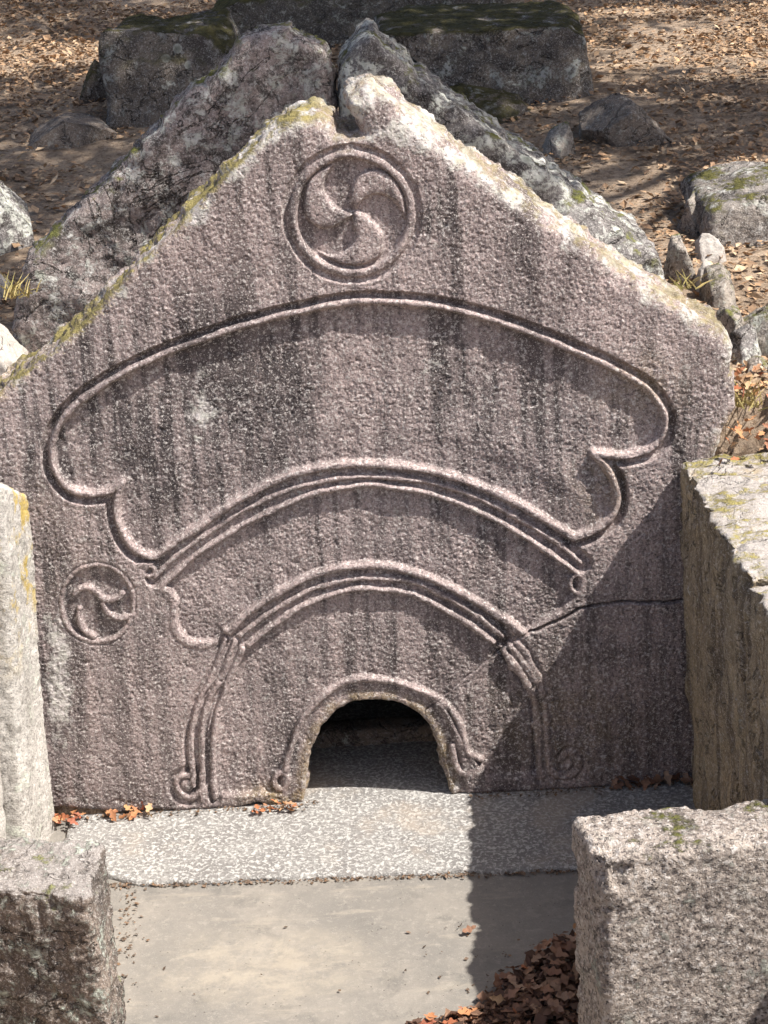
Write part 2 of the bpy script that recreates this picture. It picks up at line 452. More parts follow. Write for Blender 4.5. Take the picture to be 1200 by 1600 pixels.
def concrete_mat():
    s = NT('worn_concrete'); p = s.pos()
    col = s.mix(s.rng(s.noise(p, 2.4, 6, .62, .3), .36, .64), (.215, .2, .18), (.285, .258, .225))
    col = s.mix(s.math('MULTIPLY', s.rng(s.noise(p, 4.5, 7, .7, .5), .52, .68), .85), col, (.165, .155, .14))
    col = s.mix(s.math('MULTIPLY', s.rng(s.noise(s.scalev(p, (1.2, 5, 1)), 2.0, 6, .7), .54, .66), .6), col, (.36, .32, .265))
    col = s.mix(s.math('MULTIPLY', s.rng(s.noise(p, 90, 4, .7), .56, .68), .4), col, (.18, .165, .145))
    col = s.mix(s.math('MULTIPLY', s.rng(s.noise(p, 200, 2, .6), .60, .68), .5), col, (.38, .355, .315))
    h = s.math('ADD', s.math('MULTIPLY', s.noise(p, 25, 6, .65), .6), s.math('MULTIPLY', s.noise(p, 160, 3), .3))
    col = s.mix(s.math('MULTIPLY', s.rng(s.noise(p, 15, 7, .75, .3), .42, .60), .35), col, (.20, .185, .165))
    col = s.mix(s.math('MULTIPLY', s.rng(s.noise(p, 34, 6, .75), .54, .64), .35), col, (.40, .365, .315))
    pit = s.rng(s.vor(p, 42), .16, .08)
    pit = s.math('MULTIPLY', pit, s.rng(s.noise(p, 9, 3), .5, .62)); col = s.mix(pit, col, (.13, .115, .10)); h = s.math('SUBTRACT', h, pit)
    d_ = s.n('ShaderNodeVectorMath', operation='DISTANCE'); s.put(d_.inputs[0], s.scalev(p, (1, 1.7, 1))); d_.inputs[1].default_value = (-.52, -1.15*1.7, 0)
    wp = s.math('MULTIPLY', s.rng(s.math('ADD', d_.outputs['Value'], s.math('MULTIPLY', s.noise(p, 6, 6, .7), .5)), .80, .38), s.rng(s.noise(p, 13, 7, .75), .35, .62, .1, .7))
    col = s.mix(wp, col, (.40, .35, .28))
    return s.done(col, s.bump(h, .6, .006), .8)
M_CONC = concrete_mat()

def ground_mat():
    s = NT('leafy_soil'); p = s.pos()
    col = s.mix(s.rng(s.noise(p, 1.6, 6, .6), .38, .62), (.38, .285, .205), (.50, .385, .285))
    col = s.mix(s.rng(s.noise(p, 30, 6, .75, .8), .45, .62), col, (.25, .175, .12))
    col = s.mix(s.rng(s.noise(p, 48, 4, .7, 1.0), .58, .68), col, (.40, .28, .17))
    h = s.noise(p, 26, 7, .75, .6)
    return s.done(col, s.bump(h, 1.0, .03))
M_GROUND = ground_mat()

def leaf_mat(name, attr=True, stops=None):
    s = NT(name)
    if attr:
        col = s.attr('col', 'Color')
    else:
        oi = s.n('ShaderNodeObjectInfo'); r = s.n('ShaderNodeValToRGB'); s.put(r.inputs[0], oi.outputs['Random'])
        el = r.color_ramp.elements
        while len(el) < len(stops): el.new(.5)
        for i, c in enumerate(stops):
            el[i].position = i/(len(stops)-1); el[i].color = (*c, 1)
        col = r.outputs[0]
    p = s.pos()
    col = s.mix(s.rng(s.noise(p, 60, 4, .6), .35, .7, 0, .45), col, (.10, .06, .04))
    s.b.inputs['Roughness'].default_value = .7
    return s.done(col)
M_LITTER = leaf_mat('leaf_litter_colours')
M_DRYLEAF = leaf_mat('dry_leaf', False, [(.16, .085, .06), (.26, .135, .085), (.36, .20, .125), (.21, .12, .09), (.46, .31, .21), (.30, .165, .11)])
M_REDLEAF = leaf_mat('red_dry_leaf', False, [(.38, .12, .06), (.50, .20, .09), (.55, .30, .14), (.34, .10, .06), (.60, .42, .24)])

def simple(name, c, rough=.8, c2=None, sc=8):
    s = NT(name); p = s.pos()
    col = s.mix(s.rng(s.noise(p, sc, 5, .6), .4, .6), c, c2 or tuple(x*.6 for x in c))
    return s.done(col, s.bump(s.noise(p, sc*5, 4), .6, .01), rough)
M_BARK = simple('oak_bark', (.13, .10, .075), .95, (.07, .055, .045), 14)
M_CROWN = simple('oak_leaf_green', (.07, .11, .03), .6, (.045, .075, .02), 2)
M_GRASS = simple('dry_grass', (.42, .33, .14), .8, (.28, .25, .09), 9)

# ------------------------------------------------------------------ ground
def terrain(x, y):
    x = np.asarray(x, float); y = np.asarray(y, float)
    p = np.stack([x.ravel(), y.ravel(), np.zeros(x.size)], 1)
    L = 1.60 + .10*np.clip(y, 0, 9) + .16*np.clip(y-9, 0, 60) - .02*np.clip(-y, 0, 8)
    L = L + (.10*fbm(p, .45, 3, .5, 2)+.035*fbm(p, 2.1, 4, .5, 3)).reshape(x.shape)*np.clip(1+.05*y, .3, 2)
    L = L - .10*sstep(-.1, -.6, y)*sstep(.8, 1.2, x)
    L = L + .10*sstep(-1.2, -2.2, x)*sstep(2.5, .2, y)
    pit = (sstep(-1.78, -1.62, x)*sstep(1.62, 1.5, x)*sstep(.10, .02, y)*sstep(-7.2, -4.6, y))
    pit2 = (sstep(-1.0, -.9, x)*sstep(1.0, .9, x)*sstep(2.5, 2.35, y)*sstep(-.5, -.3, y))
    k = np.maximum(pit, pit2)
    return L*(1-k) - .12*k

def axis(segs):
    out = []
    for a, b, st in segs: out.append(np.arange(a, b, st))
    return np.unique(np.concatenate(out))
gx = axis([(-60, -12, 2.), (-12, -4, .4), (-4, 4, .04), (4, 12, .4), (12, 61, 2.)])
gy = axis([(-40, -8, 2.), (-8, -2, .15), (-2, 10, .04), (10, 20, .4), (20, 90, 2.5)])
GX, GY = np.meshgrid(gx, gy); GZ = terrain(GX, GY)
n, m = GX.shape; ii = np.arange(n*m).reshape(n, m)
GQ = np.stack([ii[:-1, :-1], ii[:-1, 1:], ii[1:, 1:], ii[1:, :-1]], -1).reshape(-1, 4)
GV = np.stack([GX.ravel(), GY.ravel(), GZ.ravel()], 1)
tag(mesh_obj('ground', GV, GQ, M_GROUND), 'sloping brown ground covered in dry leaves behind the stones', 'ground', kind='structure')

def on_ground(px):
    d = ray(A(px)); lo, hi = 6.0, 40.0
    ts = np.linspace(6, 40, 900); P = CAM+d*ts[:, None]
    below = P[:, 2] < terrain(P[:, 0], P[:, 1]); below &= P[:, 1] > .3
    return P[np.argmax(below)] if below.any() else P[-1]

# trench floor of concrete, one sheet with a shallow dip
fx = np.arange(-1.75, 1.62, .02); fy = np.arange(-5.2, 2.4, .02)
FX, FY = np.meshgrid(fx, fy); fp = np.stack([FX.ravel(), FY.ravel(), np.zeros(FX.size)], 1)
FZ = -.022 + .006*fbm(fp, 1.5, 4, .5, 6)
dip = on_z([[420, 1492]], -.02)[0]
FZ -= .012*np.exp(-(((fp[:, 0]-dip[0])/.10)**2+((fp[:, 1]-dip[1])/.07)**2))
n, m = FX.shape; ii = np.arange(n*m).reshape(n, m)
FQ = np.stack([ii[:-1, :-1], ii[:-1, 1:], ii[1:, 1:], ii[1:, :-1]], -1).reshape(-1, 4)
tag(mesh_obj('concrete_floor', np.stack([fp[:, 0], fp[:, 1], FZ], 1), FQ, M_CONC), 'worn beige concrete floor in front of the pale granite strip', 'floor', kind='structure')

# ------------------------------------------------------------------ the carved slab (traced in the photograph's pixels, cut on the plane y=0)
O_SLAB = [(-60, 690), (-55, 655), (0, 612), (60, 566), (130, 505), (200, 428), (270, 362), (345, 282), (400, 226), (438, 193), (466, 178), (500, 177), (518, 190),
          (527, 208), (545, 213), (563, 208), (556, 190), (539, 170), (543, 153), (562, 139), (582, 135), (606, 148), (660, 191), (720, 240),
          (800, 296), (870, 345), (940, 396), (1010, 446), (1085, 490), (1134, 518), (1148, 545), (1144, 585), (1152, 604), (1150, 640), (1132, 672), (1120, 720),
          (1135, 960), (1150, 1214), (1085, 1220), (900, 1232), (760, 1246), (712, 1247), (702, 1238), (695, 1210), (687, 1175), (677, 1146), (660, 1121), (630, 1102),
          (595, 1094), (555, 1097), (525, 1112), (502, 1140), (486, 1175), (478, 1220), (474, 1257), (448, 1263), (425, 1259), (400, 1256), (365, 1263), (335, 1268), (290, 1270), (240, 1265), (190, 1270), (140, 1268), (100, 1262), (60, 1270), (-50, 1280)]
DOOR = spline([(476, 1275), (476, 1240), (478, 1220), (486, 1175), (502, 1140), (525, 1112), (555, 1097), (595, 1094), (630, 1102), (660, 1121), (677, 1146), (687, 1175), (695, 1210), (702, 1238), (706, 1262)], 4)
O_SLAB = A(O_SLAB)

HTOP = [(80, 700), (92, 665), (120, 632), (165, 600), (225, 567), (300, 537), (380, 510), (450, 492), (520, 477), (595, 471), (675, 478), (750, 495), (825, 520),
        (900, 550), (970, 582), (1013, 610), (1036, 640), (1040, 667), (1026, 694), (1000, 709), (970, 714), (928, 710)]
HRIGHT = [(928, 710), (947, 730), (962, 760), (965, 790), (950, 815), (925, 833), (897, 842)]
HLEFT1 = [(80, 700), (83, 730), (95, 753), (115, 768), (145, 774), (172, 768), (192, 754)]
HLEFT2 = [(192, 754), (183, 776), (181, 800), (187, 825), (200, 848), (220, 865), (243, 871), (262, 858)]
A1a = [(262, 858), (290, 838), (320, 818), (370, 784), (425, 755), (475, 737), (535, 727), (597, 728), (660, 735), (720, 750), (775, 772), (820, 795), (865, 822), (897, 843)]
A1b = [(243, 902), (280, 868), (320, 838), (370, 806), (425, 777), (475, 760), (535, 748), (597, 747), (660, 754), (720, 769), (775, 794), (815, 815), (850, 836), (880, 857), (908, 880)]
A1c = [(252, 918), (272, 900), (310, 866), (360, 834), (425, 799), (500, 770), (565, 760), (600, 761), (660, 770), (720, 789), (770, 812), (820, 840), (865, 870), (900, 896), (908, 905)]
A2a = [(352, 998), (370, 976), (390, 957), (430, 930), (475, 905), (525, 890), (560, 886), (600, 886), (650, 897), (700, 917), (750, 945), (790, 970), (822, 992)]
A2b = [(366, 1002), (410, 966), (450, 942), (490, 922), (550, 907), (600, 906), (650, 912), (700, 936), (750, 967), (786, 996)]
A2c = [(378, 1016), (420, 984), (465, 952), (520, 930), (565, 921), (600, 923), (630, 927), (675, 943), (725, 972), (772, 1004)]
A2aR = [(806, 1002), (826, 1030), (840, 1058), (850, 1085)]
A2bR = [(798, 1010), (820, 1036), (837, 1062)]
A2cR = [(788, 1020), (808, 1044), (825, 1072)]
HOOK = [(260, 925), (271, 944), (270, 965), (275, 986), (290, 1002), (315, 1010), (340, 1003), (354, 990)]
L1 = [(352, 1000), (342, 1030), (330, 1062), (315, 1089), (302, 1127), (298, 1155), (300, 1195), (303, 1228)]
L2 = [(366, 1004), (356, 1032), (345, 1062), (329, 1091), (318, 1123), (315, 1161), (316, 1222), (311, 1239), (297, 1247), (282, 1240), (275, 1226), (282, 1213), (294, 1212)]
L3 = [(378, 1016), (366, 1044), (355, 1072), (346, 1097), (338, 1123), (333, 1161), (333, 1217), (335, 1246)]
R1 = [(852, 1100), (855, 1130), (856, 1170), (860, 1200), (873, 1212), (892, 1212), (905, 1198), (902, 1182), (888, 1176), (878, 1186)]
R2 = [(838, 1095), (842, 1140), (843, 1190), (846, 1214)]
D1 = [(446, 1205), (455, 1172), (472, 1126), (500, 1094), (530, 1072), (565, 1062), (600, 1064), (632, 1071), (668, 1084), (698, 1104), (717, 1130), (727, 1160), (731, 1177), (752, 1188)]
D2 = [(707, 1167), (711, 1193), (722, 1208), (746, 1205)]
CRACK = [(664, 1113), (690, 1092), (735, 1057), (768, 1030), (800, 1003), (830, 988), (858, 976), (880, 966), (905, 952), (930, 946), (955, 942), (1000, 941), (1040, 942), (1062, 938), (1160, 925)]
SC = lambda pts, s, ox, oy: [(ox+x/s, oy+y/s) for x, y in pts]
BLADES = [SC([(572, 516), (500, 492), (450, 450), (422, 400), (424, 345), (462, 268), (400, 288), (345, 345), (318, 430), (316, 500), (345, 552), (405, 588), (470, 582), (535, 550)], 3.3333, 380, 180),
          SC([(586, 492), (560, 440), (572, 368), (612, 310), (680, 284), (750, 302), (800, 360), (836, 430), (848, 545), (822, 500), (790, 455), (742, 422), (690, 416), (640, 430), (605, 465)], 3.3333, 380, 180),
          SC([(580, 508), (632, 520), (682, 560), (720, 612), (730, 680), (712, 735), (660, 768), (600, 785), (520, 780), (450, 756), (396, 722), (450, 738), (520, 720), (565, 680), (588, 630), (572, 570)], 3.3333, 380, 180)]
S2 = lambda pts: SC(pts, 4.8, 80, 860)
SMALL = [S2([(175, 335), (205, 300), (250, 283), (300, 290), (345, 325), (385, 368), (440, 376), (500, 360), (535, 325)]),
         S2([(388, 400), (415, 455), (460, 498), (510, 515), (565, 505), (625, 482)]),
         S2([(208, 440), (205, 500), (225, 570), (268, 625), (320, 655)])]
tt = np.linspace(0, 2*np.pi, 60)
CIRC = np.stack([550+92*np.cos(tt), 335+92*np.sin(tt)], 1)
SRING = np.stack([152+57*np.cos(tt), 943+61*np.sin(tt)], 1)
LOOPS = [(np.stack([902+11*np.cos(tt), 914+13*np.sin(tt)], 1), 3.5), (np.stack([247+9*np.cos(tt), 945+10*np.sin(tt)], 1), 3.5),
         (np.stack([440+11*np.cos(tt), 1222+13*np.sin(tt)], 1), 4), (np.stack([232+9*np.cos(tt), 893+8*np.sin(tt)], 1), 3.5)]
sp = lambda q: spline(q, 6)
P_A = np.concatenate([sp(HTOP), sp(HRIGHT), sp(A1a)[::-1], sp(HLEFT2)[::-1], sp(HLEFT1)[::-1]])
P_B = np.concatenate([sp(A1c), A([(905, 925), (880, 955), (846, 976)]), sp(A2a)[::-1], sp(HOOK)[::-1]])
P_C = np.concatenate([sp(A2c), sp(A2cR), A([(842, 1110), (846, 1214), (760, 1218), (728, 1165), (690, 1098), (596, 1064), (520, 1078), (470, 1128), (446, 1205), (440, 1240), (335, 1246)]), sp(L3)[::-1]])
P_FRAG = A(CRACK+[(1300, 920), (1300, 1400), (690, 1400), (690, 1260)])
REG = {}

def slab_height(P3, e):
    """e: distance to the outline (m). returns height toward the viewer (m) and colour attributes"""
    px = proj(P3); N = len(px)
    wob = np.stack([fbm(P3, 6, 3, .5, 21), np.zeros(N)], 1)*0
    jx = 2.2*fbm(P3, 9, 3, .5, 31); jy = 2.2*fbm(P3, 9, 3, .5, 32)
    q = px+np.stack([jx, jy], 1)
    worn = np.clip(.82+.9*fbm(P3, 6.5, 4, .6, 41), .15, 1.15); wvar = fbm(P3, 11, 3, .6, 42)*2
    mm = .001
    H = np.zeros(N)
    reg = np.zeros(N, int); crest = np.zeros(N)
    dA = sdf(q, P_A, 70); dB = sdf(q, P_B, 70); dC = sdf(q, P_C, 70)
    far = lambda d, ins: np.where(ins, -np.minimum(np.abs(d), 70), np.minimum(np.abs(d), 70))
    dA = np.clip(dA, -70, 70); dB = np.clip(dB, -70, 70); dC = np.clip(dC, -70, 70)
    # recessed fields, deepest along their upper rims
    H -= 30*mm*sstep(2, -9, dA)
    H -= 27*mm*sstep(2, -7, dB)
    H -= 24*mm*sstep(3, -7, dC)
    H += 9*mm*sstep(-35, -68, dA)*sstep(620, 760, q[:, 1])
    def ridge(line, w, h, base, rid=None, closed=False, wr=1.0):
        nonlocal H
        d = seg_dist(q, line, closed, w*2.5)*(1+.55*wr*wvar)
        prof = np.clip(1-(d/w)**3.2, 0, 1)**.75
        top = (base+h*prof*(1-wr+wr*worn))*mm
        k = d < w
        H[k] = np.maximum(H[k], np.where(prof[k] > .02, top[k], -1))
        crest[k] = np.maximum(crest[k], prof[k])
        if rid: reg[d < w*1.15] = rid
    def groove(line, w, dep, closed=False, lo=None):
        nonlocal H
        d = seg_dist(q, line, closed, w*2)
        g = np.clip(1-(d/w)**2, 0, 1)
        H -= dep*mm*np.sqrt(g)*g**.3
    # outer channel beside the outline moulding
    heart = np.concatenate([sp(HLEFT1)[::-1], sp(HTOP)[1:]])
    dh = np.minimum.reduce([seg_dist(q, sp(HTOP), False, 40), seg_dist(q, sp(HRIGHT), False, 40), seg_dist(q, sp(HLEFT1), False, 40), seg_dist(q, sp(HLEFT2), False, 40)])
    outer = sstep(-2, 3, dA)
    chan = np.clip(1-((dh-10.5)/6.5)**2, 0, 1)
    arch_out = (dB > 4)
    H -= 27*mm*np.sqrt(chan)*outer*(q[:, 1] < 880)*sstep(0, 6, seg_dist(q, sp(A1b), False, 40)-8)
    for ln in (HTOP, HRIGHT, HLEFT1, HLEFT2): ridge(sp(ln), 5.8, 32, -26, 1, wr=.45)
    # the two triple arches
    for grp, rid in (((A1a, A1b, A1c), 2), ((A2a, A2b, A2c), 3)):
        dm = np.minimum.reduce([seg_dist(q, sp(l), False, 40) for l in grp])
        a = seg_dist(q, sp(grp[1]), False, 60)
        zone = sstep(18, 14, a)
        H = np.where(zone > 0, np.minimum(H, -4*mm)*(1-zone)+zone*(-22*mm), H) if rid == 2 else np.where(zone > 0, H*(1-zone)+zone*(-20*mm), H)
        ridge(sp(grp[0]), 6.0, 27, -20, rid, wr=.55)
        ridge(sp(grp[1]), 4.2, 20, -21, rid, wr=.8)
        ridge(sp(grp[2]), 4.6, 24, -21, rid, wr=.55)
    dz = np.minimum.reduce([seg_dist(q, sp(l), False, 30) for l in (A2aR, A2bR, A2cR)])
    H -= 8*mm*sstep(14, 6, dz)
    for l in (A2aR, A2bR, A2cR): ridge(sp(l), 6, 15, -12, 3, wr=.8)
    ridge(sp(HOOK), 6.5, 11, -6, 3, wr=.6)
    # left leg of the inner arch ending in a spiral
    a = np.minimum(seg_dist(q, sp(L2[:7]), False, 50), seg_dist(q, sp(L1), False, 50))
    a = np.minimum(a, seg_dist(q, sp(L3), False, 50))
    H = np.where(a < 13, H*(1-sstep(13, 7, a)*np.interp(q[:, 1], [1000, 1030, 1060, 1090], [1, .8, .8, 1]))+sstep(13, 7, a)*np.interp(q[:, 1], [1000, 1030, 1060, 1090], [1, .8, .8, 1])*(-17*mm), H)
    sc_ = np.hypot(q[:, 0]-292, q[:, 1]-1228)
    H -= 13*mm*sstep(34, 28, sc_)*(q[:, 0] < 312)
    for l, w in ((L1, 4.8), (L2, 4.8), (L3, 5)): ridge(sp(l), w, 17, -15, 4, wr=.6)
    bs = np.sqrt(np.clip(1-(sc_/11)**2, 0, 1)); H = np.maximum(H, np.where(sc_ < 11, (-14+13*bs)*mm, -1)); reg[sc_ < 34] = 4
    reg[(a < 12) & (q[:, 1] > 1010)] = 4
    a = np.minimum(seg_dist(q, sp(R1), False, 50), seg_dist(q, sp(R2), False, 50))
    H -= 9*mm*sstep(13, 8, a)*(q[:, 1] > 1095)
    for l in (R1, R2): ridge(sp(l), 5.5, 10, -10, 5, wr=.7)
    reg[(a < 11)] = 5
    # doorway moulding
    dd = seg_dist(q, DOOR, False, 80)
    band = sstep(31, 25, dd)
    H = H*(1-band)+band*(-13*mm)
    H += 6*mm*sstep(14, 5, dd)
    ridge(sp(D1), 5, 19, -16, 6, wr=.5); ridge(sp(D2), 5.5, 15, -13, 6, wr=.4)
    reg[(dd < 29) & (q[:, 1] < 1245)] = 6
    # large wheel
    rr = np.hypot(q[:, 0]-550, q[:, 1]-335)
    H -= 14*mm*np.sqrt(np.clip(1-((rr-104)/6)**2, 0, 1))
    inn = sstep(90, 84, rr)
    H = H*(1-inn)+inn*(-25*mm)
    reg[rr < 103] = 7
    for i, b in enumerate(BLADES):
        d = sdf(q, spline(b, 4, True), 30)
        k = sstep(1.5, -2.5, d); dome = np.sqrt(np.clip(-d/9, 0, 1))
        H = np.where(k > 0, np.maximum(H, H*(1-k)+k*(-9+9*dome)*mm), H)
        reg[(d < 2) & (rr < 84)] = 8+i
    ring = np.clip(1-(np.abs(rr-92)/6.3)**3, 0, 1)**.7; gap = 1-.85*sstep(10, 4, np.hypot(q[:, 0]-463, q[:, 1]-291))
    H = np.where(np.abs(rr-92) < 6.3, np.maximum(H, (-22+26*ring*gap*(.7+.3*worn))*mm), H)
    # small wheel
    ds = sdf(q, SRING, 60)
    H -= 17*mm*sstep(7, -1, ds)
    reg[ds < 8] = 12
    for l in SMALL: ridge(sp(l), 5.0, 17, -15, None, wr=.2)
    ridge(SRING, 4.5, 15, -13, None, True, wr=.5)
    for l, w in LOOPS: ridge(l, w, 7, -7, None, True, wr=.5)
    # fracture and the slightly displaced corner piece
    fr = inside(q, P_FRAG)
    dc = seg_dist(px+2.2*np.stack([fbm(P3, 16, 4, .6, 51), fbm(P3, 16, 4, .6, 52)], 1)*1.6, CRACK, False, 20)
    wide = np.interp(px[:, 0], [660, 760, 850, 1000, 1100], [1.0, 1.1, 2.6, 2.6, 2.6])
    H += np.where(fr, 5*mm, 0)
    H -= np.interp(px[:, 0], [780, 850], [9, 30])*mm*np.clip(1-dc/wide, 0, 1)**.6
    # body of the stone
    H += 7*mm*fbm(P3, 2.2, 3, .5, 61)+3.2*mm*fbm(P3, 11, 3, .5, 62)
    smooth_k = np.clip(.35+.65*sstep(0, 10, np.minimum(dh, 40)-8), .35, 1)
    pock = fbm(P3, 74, 3, .65, 63)
    rough = np.clip(.75+1.7*fbm(P3, 4.5, 4, .55, 66), .15, 1.5)
    H += (3.6*mm*pock*rough + 3.0*mm*fbm(P3, 125, 2, .6, 64)*np.clip(rough, .5, 1.2) + 2.2*mm*fbm(P3, 21, 3, .6, 67))*np.where(reg > 0, .5, 1.0)
    H -= 16*mm*np.clip(fbm(P3, 20, 4, .6, 65)-.24, 0, 1)+13*mm*np.clip(fbm(P3, 62, 3, .6, 68)-.2, 0, 1)
    # worn edges
    topedge = seg_dist(px, O_SLAB[1:36], False, 80)
    rad = np.where(topedge < 78, np.interp(px[:, 0], [0, 420, 560, 700, 1050, 1150], [.035, .045, .075, .085, .06, .05]), .018)
    rad = rad*(1+.9*fbm(P3, 5, 3, .5, 71))
    t = np.clip(1-e/rad, 0, 1)
    H -= rad*(1-np.sqrt(np.clip(1-t*t, 0, 1)))*.9
    H -= .02*sstep(16, 0, topedge)*np.clip(fbm(P3, 9, 4, .6, 72)*2, 0, 1)
    # ---- colour: stains, rain streaks, lichen, ochre, painted channel shade and crest light
    st = fbm(P3*A([1, 1, .055]), 8.5, 4, .6, 81); st2 = fbm(P3*A([1, 1, .10]), 24, 3, .6, 82)
    gauss = lambda cx, cy, rx, ry: np.exp(-((px[:, 0]-cx)/rx)**2-((px[:, 1]-cy)/ry)**2)
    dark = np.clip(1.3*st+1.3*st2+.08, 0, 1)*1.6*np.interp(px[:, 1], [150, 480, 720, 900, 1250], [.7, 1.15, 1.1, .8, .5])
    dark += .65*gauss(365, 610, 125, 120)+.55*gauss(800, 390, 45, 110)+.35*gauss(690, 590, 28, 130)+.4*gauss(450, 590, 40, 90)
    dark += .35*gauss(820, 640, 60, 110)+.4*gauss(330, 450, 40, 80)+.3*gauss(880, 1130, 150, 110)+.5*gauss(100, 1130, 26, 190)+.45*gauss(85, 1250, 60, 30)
    dark += .16*sstep(0, -12, dA)+.10*sstep(0, -12, dB)  # recessed fields tinted darker all over
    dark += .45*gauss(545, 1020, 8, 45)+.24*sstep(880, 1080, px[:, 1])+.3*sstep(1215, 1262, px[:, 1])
    pink = .9*gauss(555, 620, 60, 150)+.75*gauss(290, 380, 140, 90)+.7*gauss(960, 470, 130, 100)+.5*gauss(640, 230, 90, 60)+.35*gauss(230, 1130, 110, 110)+.3*np.clip(fbm(P3, 3, 3, .5, 83)*2, 0, 1)
    pink += .55*crest*np.clip(worn-.2, 0, 1); dark *= 1-.5*crest  # crests worn cleaner, also brightening their sunlit lines in the colour
    pink += np.clip(-1.2*st-1.2*st2-.05, 0, 1)*1.1
    dark += .55*np.sqrt(chan)*outer*(q[:, 1] < 880)  # shade of the outer channel deepened in the colour
    pink -= .3*gauss(365, 610, 125, 120)
    lich = sstep(50, 4, topedge)*np.interp(px[:, 0], [0, 150, 420, 620, 1150], [.35, .4, .8, .8, .62])*np.clip(.75+1.3*fbm(P3, 6, 4, .6, 85), .1, 1.3)
    dark += .55*sstep(60, 10, topedge)*np.clip(fbm(P3, 13, 4, .6, 86)*3-.35, 0, 1)
    lich = np.maximum(lich, 1.0*gauss(640, 205, 75, 32)); lich = np.maximum(lich, .8*gauss(95, 1080, 24, 160))
    lich = np.maximum(lich, .55*gauss(325, 660, 40, 45)); lich = np.maximum(lich, .3*gauss(690, 320, 40, 80)); lich = np.maximum(lich, .12*sstep(20, 5, dd))
    ochre = .8*sstep(22, 6, dd)*.7+.8*gauss(1000, 600, 60, 50)*.5+.7*gauss(900, 1130, 110, 90)*.5+.8*gauss(430, 1248, 45, 18)+.4*gauss(940, 760, 40, 50)
    ochre += .5*sstep(26, 4, topedge)*np.clip(fbm(P3, 8, 4, .6, 88)*3, 0, 1)
    ochre += .3*sstep(20, 0, topedge)*np.interp(px[:, 0], [480, 600], [1, .35])
    mossy = np.clip(sstep(40, 6, topedge)*np.interp(px[:, 0], [0, 100, 480, 530, 640, 1150], [1, 1, 1, .3, .5, .6]), 0, 1)
    REG['reg'] = np.where((reg == 0) & fr, 20, reg)
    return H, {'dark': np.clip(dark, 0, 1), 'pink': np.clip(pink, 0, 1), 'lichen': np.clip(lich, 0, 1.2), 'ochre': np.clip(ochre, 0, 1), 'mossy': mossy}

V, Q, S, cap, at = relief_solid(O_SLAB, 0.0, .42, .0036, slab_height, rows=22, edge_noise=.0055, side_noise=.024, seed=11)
nf = len(REG['reg'])
NRM = quad_normals(V, np.concatenate([Q, S]))
regv = REG['reg']; qr = np.max(regv[Q], 1); 
qr = np.where((qr > 0) & (np.min(regv[Q], 1) == 20), 20, qr)
qr = np.where((qr == 20) & (np.min(regv[Q], 1) < 20), np.sort(regv[Q], 1)[:, 2], qr)
slab = empty('carved_slab', (0, 0, 0))
tag(slab, 'gabled pinkish granite slab carved with wheels, mouldings and a small arched doorway', 'carved slab')

def slab_part(name, mask, parent, extra=None, capf=None, label=None):
    F = Q[mask]
    fl = [F] + ([extra] if extra is not None else [])
    used = np.unique(np.concatenate([f.ravel() for f in fl])); rm = -np.ones(len(V), int); rm[used] = np.arange(len(used))
    fl = [rm[f] for f in fl]
    if capf: fl.append([int(rm[i]) for i in capf])
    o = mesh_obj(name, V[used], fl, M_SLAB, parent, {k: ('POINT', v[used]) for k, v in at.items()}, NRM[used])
    if label: o['label'] = label
    return o
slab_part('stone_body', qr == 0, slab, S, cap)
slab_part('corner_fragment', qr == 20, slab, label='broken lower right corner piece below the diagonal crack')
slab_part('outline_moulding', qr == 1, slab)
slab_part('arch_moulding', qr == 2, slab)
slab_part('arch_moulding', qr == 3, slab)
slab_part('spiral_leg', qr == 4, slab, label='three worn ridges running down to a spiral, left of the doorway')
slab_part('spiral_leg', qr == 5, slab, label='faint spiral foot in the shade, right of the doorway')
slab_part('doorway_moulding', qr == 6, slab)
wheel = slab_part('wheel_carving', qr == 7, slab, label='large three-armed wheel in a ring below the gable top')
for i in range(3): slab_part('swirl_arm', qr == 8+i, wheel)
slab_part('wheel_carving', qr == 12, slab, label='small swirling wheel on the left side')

# ------------------------------------------------------------------ stones around it
def plain_height(amp, fs, rad, seed, lump=.03):
    def f(P3, e):
        H = lump*fbm(P3, 2.0, 3, .5, seed)*2
        rs = np.random.default_rng(seed); c = P3.mean(0); ext = P3.max(0)-P3.min(0)
        fac = np.full(len(P3), 1e3)
        for k in range(16):                                # broken planes
            o_ = P3[rs.integers(0, len(P3))]; sl_ = rs.normal(0, .38, 2)
            pl = .0+rs.uniform(-.02, .03)+(P3[:, 0]-o_[0])*sl_[0]+(P3[:, 2]-o_[2])*sl_[1]+.10*np.hypot(P3[:, 0]-o_[0], P3[:, 2]-o_[2])
            fac = np.minimum(fac, pl)
        H = H+np.clip(fac, -.16, .05)
        H += amp*fbm(P3, fs, 6, .62, seed+1)*1.2+.005*fbm(P3, 34, 4, .65, seed+2)*2
        r = rad*(1+.8*fbm(P3, 4, 3, .5, seed+3)); t = np.clip(1-e/r, 0, 1)
        return H-r*(1-np.sqrt(np.clip(1-t*t, 0, 1))), {}
    return f

def gable_stone(name, outline, y0, thick, mat, label, seed, rad=.06, shear=(0, 0), res=.012, amp=.018):
    V, Q, S, cap, _ = relief_solid(spline(outline, 3, True), y0, thick, res, plain_height(amp, 7, rad, seed), rows=16, edge_noise=.016, side_noise=.02, seed=seed, shear=shear)
    o = mesh_obj(name, V, [Q, S, cap], mat); return tag(o, label, 'stone', 'gable stones behind the carved slab')

